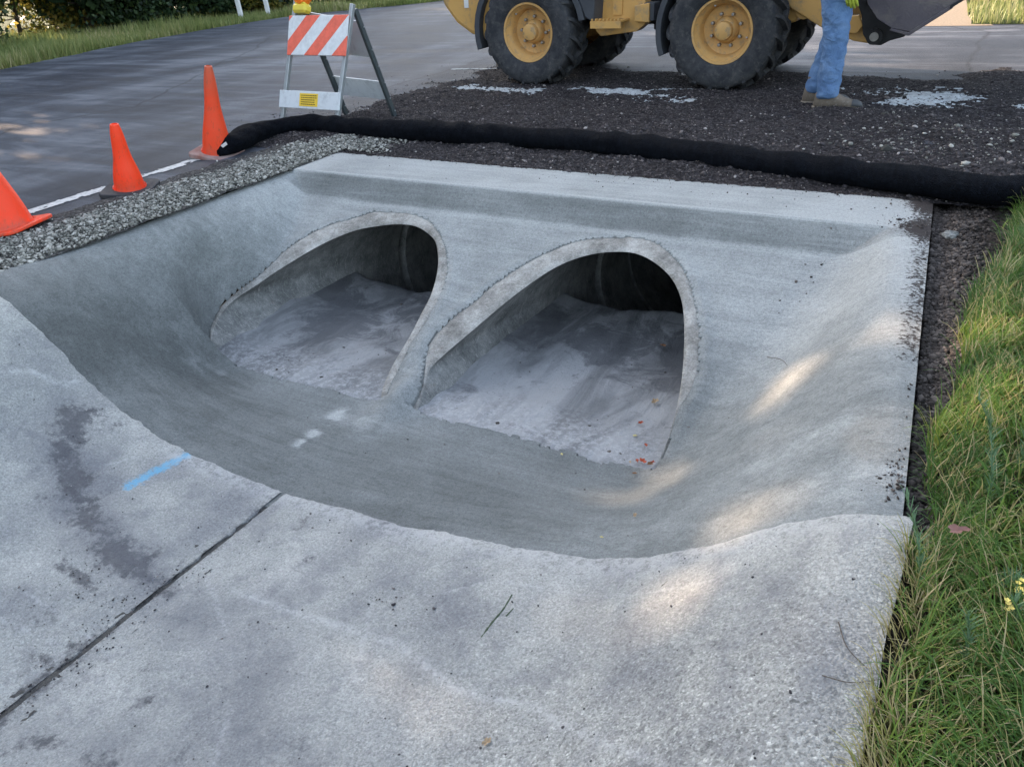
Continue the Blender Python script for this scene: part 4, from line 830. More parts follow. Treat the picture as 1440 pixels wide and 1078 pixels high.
# ================================================================== BARRICADE
M_galv = worn('galvanised_steel', (.42, .45, .46), (.28, .30, .31), .45, .5, 12, .6, .0015, metal=.55); M_dkst = worn('dark_channel_steel', (.06, .075, .08), (.10, .11, .11), .55, .4, 12, .6, metal=.3)
g = Gr('barricade_sheet', .45, .4)
sx = g.n.new('ShaderNodeSeparateXYZ'); g.L(g.tc, sx.inputs[0]); s_ = g.ma('ADD', g.ma('MULTIPLY', sx.outputs[0], -1.0), g.ma('MULTIPLY', sx.outputs[2], 1.0))
fr = g.ma('FRACT', g.ma('ADD', g.ma('MULTIPLY', s_, 3.35), .08)); stp = g.ma('GREATER_THAN', fr, .5)
col = g.mix(stp, (.70, .73, .74), (.85, .16, .10)); sp = g.ramp(g.noise(40, 5, .8), [(.66, 0), (.70, 1)]); col = g.mix(g.ma('MULTIPLY', sp, .6), col, (.25, .2, .18)); sc = g.ramp(g.noise(14, 7, .75), [(.35, .82), (.6, 1.05)]); col = g.mix(1, col, sc, 'MULTIPLY'); g.fin(col, g.bump(g.noise(50, 4), .001)); M_sheet = g.m
g = Gr('whiteboard_sheet', .5, .4); g.fin(g.mix(g.ramp(g.noise(9, 6, .8), [(.5, 0), (.7, 1)]), (.62, .66, .68), (.45, .48, .50)), g.bump(g.noise(50, 4), .001)); M_wsheet = g.m
M_ylab = worn('yellow_sticker', (.80, .55, .05), (.7, .45, .05), .5); M_ink = worn('black_ink', (.05, .04, .02), rough=.6)
bar = empty('barricade', (0, 0, 0), 0, 'folding A-frame barricade with orange and white striped panel and flasher lamp', 'barricade')
def B3(px, py, y): d = ray(px, py); return Vector(np.array([0, 0, CH]) + d * (y / d[1]))
fl, ft = B3(396, 182, 5.00), B3(418, -10, 5.33); rl, rt = B3(470, 179, 4.98), B3(496, 6, 5.31)
# make the frame regular: width W0 between rails
fl.z = 0; rl.z = 0
def rail_pt(side, t): return (fl.lerp(ft, t) if side == 0 else rl.lerp(rt, t))
wdir = (rl - fl).normalized(); lean = (rt - rl).normalized(); nrm = wdir.cross(lean).normalized()
if nrm.y > 0: nrm = -nrm
for s in (0, 1):
    m = MB(); a, b = rail_pt(s, 0), rail_pt(s, 1.0); m.bar(a, b, .034, .034, .003, up=tuple(nrm)); m.build('front_leg', M_galv, bar)
def panel(name, t0, t1, ext, mat, parent, off=.028, thick=.012):
    a = rail_pt(0, t0); b = rail_pt(1, t0); c = rail_pt(1, t1); d = rail_pt(0, t1)
    ctr = (a + b + c + d) / 4; w_ = (b - a).length + ext; h_ = ((d - a).length + (c - b).length) / 2
    R = Matrix((wdir, -nrm, lean - wdir * lean.dot(wdir))); R[2].normalize(); R = R.transposed()
    m = MB(); m.box((0, 0, 0), (w_, thick, h_), bev=.003); o = m.build(name, mat, parent); o.matrix_world = Matrix.Translation(ctr + nrm * off) @ R.to_4x4(); return o, w_, h_, R, ctr + nrm * off
pn, pw, ph, PR, pc = panel('striped_panel', .575, .87, .05, M_sheet, bar)
lw, lw_w, lw_h, LR_, lc = panel('lower_panel', .17, .305, .07, M_wsheet, bar)
m = MB(); m.box((0, -.0075, 0), (.20, .003, .10)); st = m.build('sticker', M_ylab, lw); st.location = (.0, 0, 0)
m = MB(); rr = random.Random(4)
for k in range(5):
    x = -.08
    while x < .07:
        l = rr.uniform(.008, .022); m.box((x + l / 2, -.0098, .034 - k * .017), (l, .0012, .006)); x += l + .005
m.build('sticker_print', M_ink, lw)
# rear frame
hinge = [rail_pt(0, .97) - nrm * .03, rail_pt(1, .97) - nrm * .03]
rf = [B3(487, 160, 5.66), B3(557, 172, 5.60)]; rf[0].z = .0; rf[1].z = 0
for s in (0, 1):
    m = MB(); m.bar(hinge[s], rf[s], .042, .03, .003, up=tuple(wdir)); o = m.build('rear_leg', M_dkst, bar)
    for t in (.15, .35, .5, .65, .8, .92):
        c = hinge[s].lerp(rf[s], t) - nrm * 0 + wdir * .022; MB().tube([c, c + wdir * .006], .006, 8).build('bolt', M_galv, o)
dr = (rf[0] - hinge[0]).normalized(); nr = wdir.cross(dr).normalized()
def rpanel(t0, t1, name, off):
    a, b, c, d = hinge[0].lerp(rf[0], t0), hinge[1].lerp(rf[1], t0), hinge[1].lerp(rf[1], t1), hinge[0].lerp(rf[0], t1)
    o_ = nr * off * (1 if nr.y > 0 else -1); m = MB(); m.add([a + o_, b + o_, c + o_, d + o_, a + o_ * 1.5, b + o_ * 1.5, c + o_ * 1.5, d + o_ * 1.5], [(0, 1, 2, 3), (7, 6, 5, 4), (0, 4, 5, 1), (1, 5, 6, 2), (2, 6, 7, 3), (3, 7, 4, 0)]); return m.build(name, M_wsheet, bar)
rpanel(.66, .83, 'rear_panel', .022); rpanel(.12, .44, 'rear_upper_panel', .022)
# flasher
M_ybox = worn('yellow_plastic', (.78, .62, .06), (.6, .5, .1), .5); g = Gr('amber_lens', .25, .5); g.b.inputs['Transmission Weight'].default_value = .3; g.fin((.95, .25, .02)); M_amb = g.m
flc = rail_pt(0, .855) + wdir * .075 + lean * .002; FR = PR.to_4x4()
fls = MB(); fls.box((0, 0, .03), (.15, .085, .07), bev=.018).box((0, 0, .068), (.11, .065, .025), bev=.01); o = fls.build('flasher_box', M_ybox, bar, bevel=0); o.matrix_world = Matrix.Translation(flc) @ FR
ln = MB(); ln.lathe([(.001, -.035), (.07, -.033), (.086, -.02), (.09, 0), (.086, .02), (.07, .033), (.001, .035)], (0, 0, .135), 'y', 32)
for r_ in (.03, .05, .07): ln.lathe([(r_ - .004, -.034), (r_, -.040), (r_ + .004, -.034)], (0, 0, .135), 'y', 32)
ln.build('flasher_lens', M_amb, o, smooth=True)
# ================================================================== LOADER
M_yel = worn('loader_yellow', (.60, .345, .105), (.48, .27, .08), .48, .4, 3, .5, .001, dirt=(.24, .19, .13)); M_rim = worn('rim_yellow', (.62, .36, .125), (.46, .27, .10), .55, .35, 8, .6, .0015, dirt=(.27, .21, .14))
M_tyre = worn('tyre_rubber', (.030, .033, .038), (.075, .075, .078), .85, .25, 10, .8, .006, fine=60, dirt=(.10, .095, .09)); M_char = worn('charcoal_plastic', (.05, .055, .065), (.08, .085, .09), .6, .3, 5); M_dark = worn('dark_steel', (.018, .019, .021), (.04, .04, .042), .6, .3, 8)
M_buck = worn('bucket_steel', (.115, .10, .115), (.07, .062, .075), .42, .5, 3, .7, .002, metal=.25, dirt=(.16, .14, .13)); M_nut = worn('wheel_nut_steel', (.36, .35, .33), (.2, .18, .15), .5, .5, 20, metal=.5)
M_glass = Gr('tinted_glass', .08, .6); M_glass.fin((.03, .035, .04)); M_glass = M_glass.m
LX, LY = -3.065, 8.02
ld = empty('wheel_loader', (LX, LY, 0), 0, 'compact yellow wheel loader with raised grey bucket parked behind the dirt', 'wheel loader')
RW, TW = .507, .40; HZ = .478
def wheel(x, side, near):
    s = -1 if side == 'n' else 1
    root = MB(); yo = s * .0
    # dished rim, outer side towards s
    prof = [(.262, .155), (.268, .165), (.262, .175), (.246, .172), (.236, .14), (.218, .125), (.205, .085), (.196, .03), (.17, .02), (.11, .018), (.105, .05), (.088, .088), (.08, .094), (.001, .094)]
    root.lathe([(r, s * (y_)) for r, y_ in prof], n=56, axis='y')
    root.lathe([(.262, -s * .17), (.262, s * .155)], n=40, axis='y')
    rim = root.build('wheel', M_rim, ld, smooth=True); rim.location = (x - LX, s * .60, HZ)
    t = MB(); hw = TW / 2
    pr = [(.262, .168), (.285, .188), (.33, .203), (.385, .208), (.43, .203), (.452, .19), (.463, .165), (.466, .1), (.468, 0), (.466, -.1), (.463, -.165), (.452, -.19), (.43, -.203), (.385, -.208), (.33, -.203), (.285, -.188), (.262, -.168)]
    t.lathe(pr, n=72, axis='y')
    NL = 19
    for k in range(NL):
        for sd in (-1, 1):
            a0 = 2 * PI * (k + (.5 if sd > 0 else 0)) / NL; segs = 5; V = []
            for j in range(segs + 1):
                u = j / segs; yy = sd * (-.02 + u * .215); a = a0 + u * .26; rb = .452 - (.035 if j == segs else .012 * (u > .85)); rt = RW - (.0 if j < segs - 1 else (.010 if j == segs - 1 else .045)); dw = .052 - .012 * u
                for (r_, da) in ((rb - .01, -dw * 1.15), (rt, -dw * .8), (rt, dw * .8), (rb - .01, dw * 1.15)): V.append((r_ * math.cos(a + da), yy, r_ * math.sin(a + da)))
            F = []
            for j in range(segs):
                b = j * 4
                for q in range(3): F.append((b + q, b + q + 1, b + q + 5, b + q + 4))
            F += [(0, 1, 2, 3), (segs * 4 + 3, segs * 4 + 2, segs * 4 + 1, segs * 4)]
            t.add(V, F)
    t.build('tyre', M_tyre, rim, smooth=True)
    h = MB(); h.lathe([(.001, s * .150), (.060, s * .150), (.072, s * .142), (.076, s * .125), (.078, s * .09)], n=32, axis='y'); h.build('hub_cap', M_rim, rim, smooth=True)
    if near:
        for k in range(8):
            a = 2 * PI * (k + .3) / 8; m = MB(); m.lathe([(.001, s * .060), (.013, s * .058), (.015, s * .05), (.016, s * .02)], (.132 * math.cos(a), 0, .132 * math.sin(a)), 'y', 6); m.build('wheel_nut', M_nut, rim)
        for a in (2.6, .4): MB().lathe([(.001, s * .140), (.008, s * .138), (.009, s * .12)], (.212 * math.cos(a), 0, .212 * math.sin(a)), 'y', 8).build('rim_plug', M_nut, rim)
    rim.rotation_euler = (0, random.uniform(0, 1), 0)
for x in (-4.0, -2.13):
    for sd in 'nf': wheel(x, sd, sd == 'n')
def L3(x, y, z): return (x - LX, y - LY, z)
def lpoly(P): return [(x - LX, z) for x, z in P]
def lp(name, P, y0, y1, mat, bev=.012, parent=None): return MB().prism(lpoly(P), y0 - LY, y1 - LY).build(name, mat, parent or ld, bevel=bev)
# rear counterweight and hood
cw = [(-5.05, 1.25), (-5.06, .95), (-4.99, .72), (-4.86, .56), (-4.70, .46), (-4.52, .40), (-4.40, .41), (-4.40, 1.25)]
lp('counterweight', cw, 7.33, 8.70, M_yel, .04)
lp('hood', [(-5.0, 1.28), (-5.0, 1.62), (-4.85, 1.75), (-4.0, 1.80), (-3.9, 1.28)], 7.50, 8.54, M_yel, .04)
lp('sticker', [(-4.74, .70), (-4.69, .70), (-4.69, .78), (-4.74, .78)], 7.322, 7.328, M_white, 0)
lp('rear_frame', [(-4.4, .50), (-4.38, 1.25), (-3.35, 1.25), (-3.30, .62), (-3.45, .52)], 7.66, 8.38, M_dark, .02)
def arc_fender(name, xc, zc, r0, r1, a0, a1, y0, y1, mat, n=18):
    pts = []
    for i in range(n + 1): a = math.radians(a0 + (a1 - a0) * i / n); pts.append((xc + r1 * math.cos(a), zc + r1 * math.sin(a)))
    for i in range(n, -1, -1): a = math.radians(a0 + (a1 - a0) * i / n); pts.append((xc + r0 * math.cos(a), zc + r0 * math.sin(a)))
    return lp(name, pts, y0, y1, mat, .006)
arc_fender('fender', -4.0, HZ, .545, .60, 10, 195, 7.25, 7.68, M_char)
arc_fender('fender', -4.0, HZ, .545, .60, 10, 195, 8.38, 8.80, M_char)
lp('mud_flap', [(-3.55, .95), (-3.40, .60), (-3.32, .56), (-3.29, .95)], 7.26, 7.66, M_char, .01)
# cab entry steps: yellow box under the cab
stp = lp('step_box', [(-3.40, 1.1), (-3.39, .47), (-3.34, .42), (-2.98, .46), (-2.90, .52), (-2.90, 1.1)], 7.46, 7.60, M_yel, .008)
lp('step_riser', [(-3.22, 1.1), (-3.21, .60), (-3.12, .60), (-3.10, 1.1)], 7.445, 7.458, M_yel, .002, )
tr = MB(); tr.box(L3(-3.20, 7.36, .565), (.30, .20, .014)).box(L3(-3.20, 7.26, .54), (.30, .012, .06))
for k in range(8): tr.box(L3(-3.33 + k * .037, 7.27, .582), (.014, .04, .018))
tr.build('step', M_yel, ld)
lp('side_bracket', [(-2.98, .55), (-2.98, .68), (-2.84, .70), (-2.84, .54)], 7.40, 7.462, M_yel, .006)
lp('battery_box', [(-2.90, .55), (-2.90, .70), (-2.80, .70), (-2.80, .55)], 7.42, 7.58, M_char, .008)
lp('cab_floor', [(-3.75, 1.1), (-3.75, 1.26), (-2.85, 1.26), (-2.85, 1.1)], 7.42, 8.62, M_yel, .01)
# articulation
m = MB()
for z in (.52, .82, 1.02): m.box(L3(-2.95, 8.02, z), (.75, .46, .07), bev=.01)
m.tube([L3(-2.95, 8.02, .42), L3(-2.95, 8.02, 1.1)], .07, 16)
for y in (7.72, 8.32): m.tube([L3(-3.3, y, .66), L3(-2.95, y, .66)], .045, 14); m.tube([L3(-2.95, y, .66), L3(-2.6, y, .66)], .022, 12)
m.build('articulation_joint', M_dark, ld, smooth=True)
m = MB(); m.tube([L3(-2.85, 7.62, .72), L3(-2.5, 7.62, .74)], .014, 10); m.tube([L3(-2.9, 7.66, .80), L3(-2.45, 7.66, .76)], .018, 10); m.build('hydraulic_hose', M_dark, ld, smooth=True)
lp('lift_rod', [(-2.80, .715), (-2.80, .735), (-2.48, .735), (-2.48, .715)], 7.56, 7.58, M_nut, 0)
# front frame and axle
lp('front_frame', [(-2.62, .60), (-2.62, 1.15), (-2.1, 1.45), (-1.62, 1.35), (-1.45, .85), (-1.62, .50), (-2.2, .42)], 7.68, 8.36, M_yel, .02)
for x in (-4.0, -2.13): MB().tube([L3(x, 7.45, HZ), L3(x, 8.6, HZ)], .10, 18).build('axle', M_dark, ld, smooth=True)
arc_fender('fender', -2.13, HZ, .55, .60, 95, 200, 7.27, 7.68, M_char)
arc_fender('fender', -2.13, HZ, .55, .60, 95, 200, 8.36, 8.78, M_char)
# loader arms: a broad curved plate each side that comes down to the bucket pin
arm = [(-2.5, 1.78), (-2.25, 1.92), (-1.85, 1.55), (-1.62, 1.0), (-1.45, .72), (-1.20, .56), (-.98, .49), (-.90, .42), (-.96, .335), (-1.12, .36), (-1.40, .47), (-1.66, .62), (-1.86, .80), (-2.1, 1.35)]
for y0 in (7.60, 8.36): lp('lift_arm', arm, y0, y0 + .07, M_yel, .01)
MB().tube([L3(-1.55, 7.64, .60), L3(-1.55, 8.40, .60)], .075, 16).build('cross_tube', M_yel, ld, smooth=True)
lp('arm_stop', [(-1.24, .43), (-1.24, .55), (-1.10, .56), (-1.06, .48), (-1.10, .42)], 7.555, 7.598, M_yel, .008)
m = MB(); m.bar(L3(-1.9, 8.0, 1.45), L3(-1.15, 8.0, .72), .10, .10, .01); m.tube([L3(-1.85, 8.0, 1.3), L3(-1.3, 8.0, .85)], .05, 14); m.build('tilt_link', worn('brown_linkage', (.16, .085, .045), rough=.6), ld, smooth=True)
# coupler bracket
brk = [(-1.16, .72), (-1.08, .90), (-.93, .92), (-.90, .66), (-.84, .54), (-.74, .47), (-.73, .40), (-.84, .37), (-.90, .335), (-.99, .34), (-1.05, .42), (-1.08, .56)]
for y0 in (7.54, 8.44): lp('coupler_bracket', brk, y0, y0 + .045, M_dark, .008)
for x, z, r in ((-.955, .405, .062), (-1.06, .70, .045)):
    for y0 in (7.50, 8.50): MB().tube([L3(x, y0, z), L3(x, y0 + .05, z)], r, 20).build('pivot_boss', M_dark, ld, smooth=True); 
    for y0 in (7.485, 8.55): MB().tube([L3(x, y0, z), L3(x, y0 + .012, z)], r * .55, 16).build('pin', M_nut, ld, smooth=True)
# bucket (curled back)
out = [(-1.00, 1.25), (-1.04, 1.0), (-1.03, .82), (-.98, .68), (-.90, .58), (-.79, .515), (-.66, .49), (-.30, .74), (.02, .965)]
inn = [(x + (.02 if i < 3 else .005), z + (.0 if i < 3 else .022)) for i, (x, z) in enumerate(out)]
bk = lp('bucket', out + inn[::-1], 7.08, 8.96, M_buck, .004)
side = [(-.80, 1.30), (-.98, 1.24)] + [(x + .004, z) for x, z in out[1:]] + [(-.06, 1.02), (-.45, 1.05)]
for y0 in (7.068, 8.95): lp('side_plate', side, y0, y0 + .022, M_buck, .003, bk)
lp('cutting_edge', [(-.42, .640), (.06, .965), (.06, .99), (-.42, .665)], 7.05, 8.99, M_dark, .004, bk)
lp('wear_strip', [(-.80, .50), (-.66, .462), (-.40, .645), (-.41, .668), (-.665, .487), (-.79, .515)], 7.06, 7.16, M_buck, .003, bk)
# cab
cab = MB(); 
for x in (-3.72, -2.92):
    for y in (7.48, 8.56): cab.bar(L3(x, y, 1.26), L3(x + (.08 if x < -3.3 else -.04), y, 2.36), .07, .07, .01)
cab.box(L3(-3.32, 8.02, 2.40), (1.1, 1.25, .10), bev=.03); cab.box(L3(-3.32, 8.02, 1.42), (.84, 1.12, .30), bev=.01); cab.build('cab', M_char, ld)
MB().box(L3(-3.32, 7.49, 1.95), (.74, .01, .78)).build('window', M_glass, ld); MB().box(L3(-3.32, 8.56, 1.95), (.74, .01, .78)).build('window', M_glass, ld); MB().box(L3(-2.93, 8.02, 1.95), (.01, 1.0, .78)).build('windscreen', M_glass, ld)
# ================================================================== PERSON
M_jean = Gr('denim', .85, .2); g = M_jean
f = g.noise(6, 6, .65, dist=.6); col = g.ramp(f, [(.32, (.085, .16, .31)), (.5, (.12, .215, .385)), (.72, (.175, .28, .455))]); col = g.mix(1, col, g.ramp(g.noise(1, 2, .5, g.mp((600, 600, 90))), [(.3, .85), (.7, 1.15)]), 'MULTIPLY')
wr = g.noise(1, 4, .55, g.mp((9, 9, 11), (.7, .5, 0)), 1.6); g.fin(col, g.bump(wr, .03, .8)); M_jean = g.m
M_skin = worn('skin', (.50, .30, .21), (.45, .25, .17), .55, .4); M_shirt = worn('hi_vis_fabric', (.55, .75, .05), (.42, .6, .05), .8); M_glove = worn('yellow_glove', (.50, .58, .06), (.30, .36, .06), .8, amt=.8, sc=30); M_glv2 = worn('dark_cuff', (.05, .05, .05))
M_boot = worn('boot_leather', (.19, .155, .12), (.10, .085, .07), .75, .3, 14, .8, .004, dirt=(.28, .25, .21)); M_sole = worn('boot_sole', (.22, .19, .15), (.1, .09, .08), .85); M_toe = worn('boot_toe_cap', (.07, .075, .08), rough=.7); M_hair = worn('hair', (.06, .04, .025), rough=.7)
def skin(name, pts, edges, mat, parent, root=0, sub=2, disp=0):
    me = bpy.data.meshes.new(name); me.from_pydata([p[:3] for p in pts], edges, []); me.materials.append(mat); o = bpy.data.objects.new(name, me); COL.objects.link(o)
    if parent is not None: o.parent = parent
    o.modifiers.new('skin', 'SKIN'); sv = me.skin_vertices[0].data
    for i, p in enumerate(pts): sv[i].radius = (p[3], p[4] if len(p) > 4 else p[3]); sv[i].use_root = (i == root)
    o.modifiers['skin'].use_smooth_shade = True; s = o.modifiers.new('sub', 'SUBSURF'); s.levels = sub; s.render_levels = sub
    if disp:
        tx = bpy.data.textures.new(name + '_folds', 'CLOUDS'); tx.noise_scale = .055; tx.noise_depth = 1; s2 = o.modifiers.new('sub2', 'SUBSURF'); s2.levels = 1; s2.render_levels = 1
        dm = o.modifiers.new('folds', 'DISPLACE'); dm.texture = tx; dm.strength = disp; dm.mid_level = .5
    return o
pe = empty('person', (-1.06, 6.72, 0), 0, 'person in blue jeans, brown work boots and yellow gloves standing by the raised bucket', 'person')
ny_, fy_ = -.09, .10            # near leg (towards viewer) and far leg
body = skin('body', [(-.085, 0, .93, .125, .13), (-.08, 0, 1.10, .115, .14), (-.06, 0, 1.28, .12, .16), (-.05, 0, 1.42, .09, .14), (-.04, 0, 1.50, .058, .058), (-.02, 0, 1.58, .075, .07), (-.005, 0, 1.66, .098, .08), (-.01, 0, 1.74, .075, .066),
    (-.05, -.19, 1.42, .055), (-.08, -.235, 1.16, .043), (.04, -.225, .90, .030), (-.05, .19, 1.42, .055), (-.06, .24, 1.16, .043), (.14, .20, 1.00, .030),
    (-.085, ny_, .86, .085), (-.045, ny_, .50, .058), (-.05, ny_, .10, .036), (-.09, fy_, .86, .085), (-.06, fy_, .50, .058), (-.13, fy_, .10, .036)],
    [(0, 1), (1, 2), (2, 3), (3, 4), (4, 5), (5, 6), (6, 7), (3, 8), (8, 9), (9, 10), (3, 11), (11, 12), (12, 13), (0, 14), (14, 15), (15, 16), (0, 17), (17, 18), (18, 19)], M_skin, pe)
jp = [(-.088, 0, .96, .135, .16), (-.09, 0, .88, .13, .16), (-.088, ny_, .80, .108, .10), (-.07, ny_, .66, .094, .088), (-.05, ny_, .52, .084, .08), (-.055, ny_, .38, .082, .078), (-.062, ny_, .24, .080, .078), (-.062, ny_, .12, .080, .078), (-.06, ny_, .07, .082, .08),
      (-.092, fy_, .80, .108, .10), (-.085, fy_, .66, .092, .088), (-.085, fy_, .52, .082, .08), (-.125, fy_, .38, .080, .078), (-.165, fy_, .24, .078, .076), (-.185, fy_, .12, .079, .076), (-.185, fy_, .08, .08, .078)]
jp = [(p[0] + .01, p[1], p[2], p[3] * 1.14, p[4] * 1.12) for p in jp]
skin('jeans', jp, [(0, 1), (1, 2)] + [(i, i + 1) for i in range(2, 8)] + [(1, 9)] + [(i, i + 1) for i in range(9, 15)], M_jean, pe, 0, 2, .022)
skin('shirt', [(-.085, 0, .90, .14, .165), (-.08, 0, 1.10, .135, .16), (-.06, 0, 1.28, .14, .18), (-.05, 0, 1.43, .10, .15), (-.05, -.20, 1.42, .075), (-.075, -.235, 1.25, .062), (-.05, .20, 1.42, .075), (-.055, .24, 1.25, .062)], [(0, 1), (1, 2), (2, 3), (3, 4), (4, 5), (3, 6), (6, 7)], M_shirt, pe, 0, 2, .01)
# head details
m = MB(); m.lathe([(.001, .10), (.05, .095), (.085, .065), (.10, .02), (.103, -.02), (.10, -.05)], (-.02, 0, 1.72), n=24); m.lathe([(.10, -.005), (.15, -.012), (.15, -.018), (.10, -.015)], (-.005, 0, 1.735), n=24); m.build('hard_hat', M_ybox, pe, smooth=True)
for s in (-1, 1): MB().lathe([(.001, .012), (.008, .009), (.011, 0), (.008, -.009), (.001, -.012)], (.088, s * .032, 1.665), n=12).build('eye', M_ink, pe, smooth=True)
skin('nose', [(.085, 0, 1.655, .010), (.108, 0, 1.632, .013), (.095, 0, 1.622, .010)], [(0, 1), (1, 2)], M_skin, pe)
m = MB(); m.tube([(.092, -.026, 1.598), (.100, -.012, 1.600), (.102, 0, 1.598), (.100, .012, 1.600), (.092, .026, 1.598)], [.003, .006, .006, .006, .003], 8); m.build('mouth', worn('lips', (.40, .18, .14)), pe, smooth=True)
for s in (-1, 1): skin('ear', [(-.01, s * .083, 1.67, .012, .006), (-.015, s * .092, 1.645, .016, .006), (-.008, s * .083, 1.618, .010, .006)], [(0, 1), (1, 2)], M_skin, pe)
# gloves: palm, four fingers, thumb
def glove(wrist, tip, side):
    wv = Vector(wrist); dn = (Vector(tip) - wv).normalized(); L = .19; ax = Vector((1, 0, 0)); ax = (ax - dn * ax.dot(dn)).normalized(); nn = dn.cross(ax)
    pts = [(*(wv), .030, .028), (*(wv + dn * .045), .040, .022), (*(wv + dn * .09), .044, .020)]; ed = [(0, 1), (1, 2)]
    for k, (o_, l_) in enumerate(((.030, .075), (.010, .085), (-.011, .080), (-.031, .062))):
        b = wv + dn * .092 + ax * o_; c = -nn * side; i0 = len(pts)
        p1 = b + dn * l_ * .4 + c * .010; p2 = p1 + dn * l_ * .32 + c * .022; p3 = p2 + dn * l_ * .16 + c * .022
        pts += [(*b, .0115), (*p1, .0115), (*p2, .0105), (*p3, .009)]; ed += [(2, i0), (i0, i0 + 1), (i0 + 1, i0 + 2), (i0 + 2, i0 + 3)]
    i0 = len(pts); b = wv + dn * .035 + ax * .034; p1 = b + dn * .03 + ax * .022 - nn * side * .012; p2 = p1 + dn * .034 + ax * .006 - nn * side * .012
    pts += [(*b, .015), (*p1, .0135), (*p2, .011)]; ed += [(1, i0), (i0, i0 + 1), (i0 + 1, i0 + 2)]
    o = skin('glove', pts, ed, M_glove, pe); MB().tube([tuple(wv - dn * .04), tuple(wv + dn * .012)], [.040, .036], 16).build('cuff', M_glv2, o, smooth=True)
glove((.035, -.225, .865), (.06, -.215, .70), 1); glove((.14, .20, 1.0), (.30, .18, .94), -1)
skin('forearm_sleeve', [(-.08, -.235, 1.18, .055), (-.02, -.232, 1.04, .048), (.03, -.226, .93, .042)], [(0, 1), (1, 2)], M_shirt, pe)
# boots
def boot(x, y):
    # lofted sections: (x, half width, z top, z bottom)
    sec = [(-.115, .020, .055, .02), (-.105, .036, .12, .014), (-.075, .043, .15, .012), (-.03, .045, .155, .012), (.02, .045, .145, .012), (.06, .044, .115, .013), (.10, .047, .092, .014), (.15, .050, .078, .016), (.195, .044, .068, .018), (.222, .028, .052, .022), (.230, .010, .036, .026)]
    def loft(sec_, name, mat, par, n=16):
        V = []; F = []
        for (sx_, hw, zt, zb) in sec_:
            for k in range(n):
                a = 2 * PI * k / n; cc, ss = math.cos(a), math.sin(a); cc = math.copysign(abs(cc) ** .75, cc); ss = math.copysign(abs(ss) ** .75, ss); V.append((sx_, hw * cc, (zt + zb) / 2 + (zt - zb) / 2 * ss))
        m_ = len(sec_)
        for i in range(m_ - 1):
            for k in range(n): F.append((i * n + k, i * n + (k + 1) % n, (i + 1) * n + (k + 1) % n, (i + 1) * n + k))
        F += [tuple(range(n))[::-1], tuple((m_ - 1) * n + k for k in range(n))]
        o = MB().add(V, F).build(name, mat, par, smooth=True); return o
    o = loft(sec, 'boot', M_boot, pe); o.location = (x, y, 0)
    sole = [(-.122, .026, .028, -.004), (-.105, .041, .030, -.006), (-.05, .046, .030, -.006), (.0, .043, .030, .0), (.05, .046, .030, .0), (.12, .052, .030, -.006), (.19, .049, .031, -.004), (.228, .032, .033, .004), (.240, .012, .034, .014)]
    loft(sole, 'sole', M_sole, o); loft([(.165, .0515, .079, .026), (.197, .047, .073, .026), (.225, .031, .057, .027), (.235, .012, .042, .030)], 'toe_cap', M_toe, o)
    MB().tube([(-.035, 0, .13), (-.04, 0, .21)], [.050, .052], 16).build('shaft', M_boot, o, smooth=True)
boot(-.03, ny_); boot(-.15, fy_ - .01)
# ================================================================== LEAVES AND TWIGS
def dleaf(px, py, size, mat, label, z=None, seed=0, lobes=5, rz=0, cat='leaf', curl=.4, group='fallen leaves'):
    R = random.Random(seed); q = hitS(px, py) if z is None else gp(px, py, z); V = [(0, 0, .002)]; n = lobes * 4
    for k in range(n):
        a = 2 * PI * k / n; r = size * (.55 + .45 * abs(math.cos(lobes * a / 2))) * R.uniform(.85, 1.1); V.append((r * math.cos(a), r * .62 * math.sin(a), .003 + curl * size * (R.uniform(0, 1) * .6 + .5 * abs(math.sin(a)) )))
    o = raw('leaf', V, [(0, 1 + k, 1 + (k + 1) % n) for k in range(n)], mat, smooth=False); o.location = (q[0], q[1], q[2] + .006); o.rotation_euler = (0, 0, rz)
    return tag(o, label, cat, group)
M_lbr = worn('brown_leaf', (.23, .11, .05), (.12, .06, .03), .8, sc=30); M_lred = worn('red_leaf', (.38, .07, .03), (.22, .06, .03), .8, sc=30); M_ltan = worn('tan_leaf', (.42, .31, .19), (.25, .16, .09), .8, sc=30); M_lyel = worn('yellow_leaf_dry', (.60, .52, .22), rough=.8, sc=30); M_lmau = worn('mauve_leaf', (.24, .12, .10), (.14, .08, .07), .8, sc=40)
zs = -.715
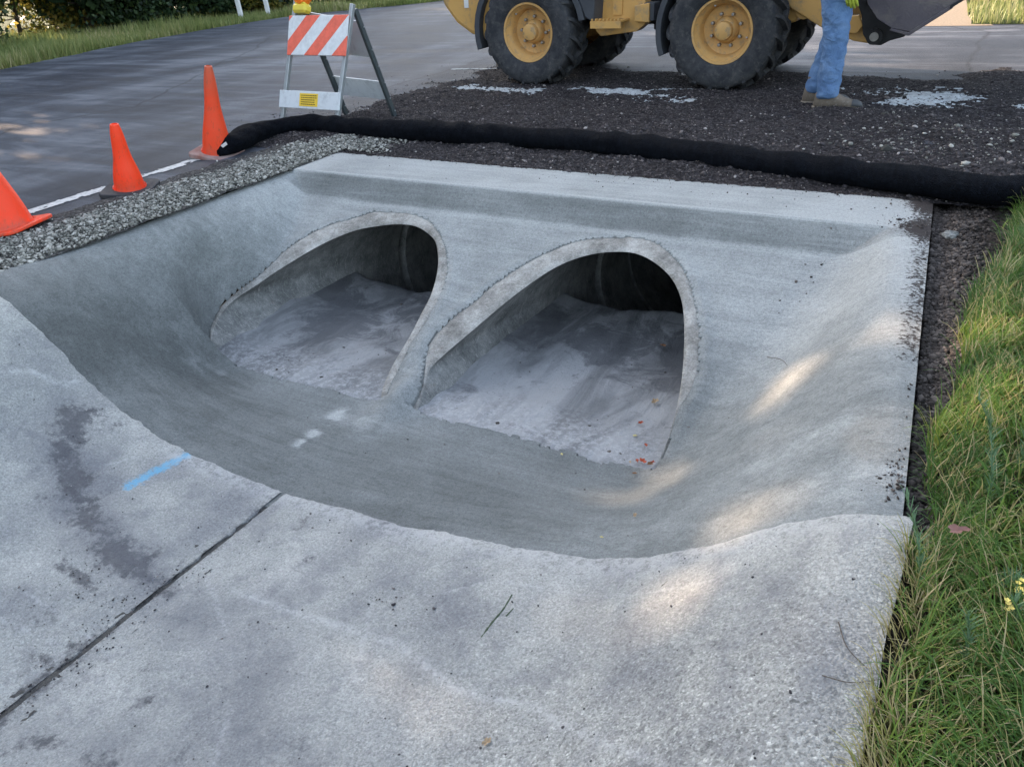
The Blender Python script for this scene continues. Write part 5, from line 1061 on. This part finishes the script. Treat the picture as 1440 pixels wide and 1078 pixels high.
for a in [(685, 1046, .016, M_ltan, 'pale tan curled leaf on the old slab at the bottom edge', None, 1), (904, 651, .022, M_lred, 'largest red brown leaf of the cluster in the basin corner', -.69, 2), (914, 655, .018, M_lbr, 'brown leaf overlapping the red leaves in the basin corner', -.69, 3), (896, 650, .014, M_lred, 'small red leaf at the left of the cluster', -.69, 4),
          (892, 668, .012, M_lbr, 'tiny brown leaf in front of the red cluster', None, 5), (921, 567, .028, M_ltan, 'large tan curled leaf on the silt of the right pipe', zs, 6), (932, 488, .022, M_lbr, 'brown leaf deep on the silt below the pipe rim', zs, 7), (901, 597, .018, M_lred, 'red leaf lying flat on the silt', zs, 8), (908, 628, .014, M_lred, 'small red leaf near the edge of the silt', -.70, 9), (893, 615, .012, M_lyel, 'pale yellow chip of leaf on the silt', -.71, 10),
          (893, 727, .013, M_ltan, 'small orange leaf scrap on the basin floor', None, 11), (846, 758, .008, M_lyel, 'yellow leaf speck near the cut line', None, 12), (1233, 357, .015, M_lyel, 'pale yellow leaf on the concrete below the lip', None, 13), (790, 641, .010, M_lyel, 'whitish chip on the basin floor', None, 14), (918, 652, .012, M_lred, 'thin red leaf scrap at the right end of the cluster', -.69, 15), (886, 652, .010, M_ltan, 'pale leaf scrap left of the red cluster', None, 16)]:
    dleaf(*a[:5], z=a[5], seed=a[6], rz=a[6] * 1.3)
q = gp(1345, 750, .06); l = dleaf(1345, 750, .027, M_lmau, 'round mauve brown dry leaf resting in the grass', .075, 20, 3, .5, curl=.25)
M_twg = worn('green_twig', (.07, .10, .055), (.04, .05, .035), .8, sc=40); M_twb = worn('dry_twig', (.10, .08, .065), rough=.8)
def twig(pts, r, mat, label, up=.006, cat='twig'):
    P = spl([hitS(*p) + np.array([0, 0, up]) for p in pts], 20); n = len(P)
    o = MB().tube([tuple(p) for p in P], [r * (1 - .5 * i / n) * (1 + .25 * math.sin(i * 2.1)) for i in range(n)], 7).build('twig', mat, smooth=True); return tag(o, label, cat, 'twigs on the concrete')
twig([(676, 901), (690, 880), (708, 858), (720, 838)], .0042, M_twg, 'thick mossy green twig lying on the old slab')
twig([(712, 868), (722, 857)], .003, M_twg, 'stubby side shoot beside the mossy twig')
twig([(930, 826), (950, 810), (968, 797)], .0012, M_twb, 'thin straight dry stem below the cut line')
twig([(1078, 508), (1098, 512), (1108, 525), (1104, 540), (1094, 550)], .0014, M_twb, 'thin curved dry stem on the right slope of the basin', .022)
twig([(1178, 880), (1190, 915), (1218, 945)], .0014, M_twb, 'thin dry stem near the right edge of the old slab', .012)
twig([(1155, 955), (1195, 965), (1240, 960)], .0012, M_twb, 'thin bowed stem beside the grass at bottom right', .012)
twig([(1212, 1050), (1215, 1020), (1228, 1000), (1245, 985)], .0016, worn('straw', (.45, .36, .24), rough=.8), 'pale straw arching from the grass onto the slab', .02)
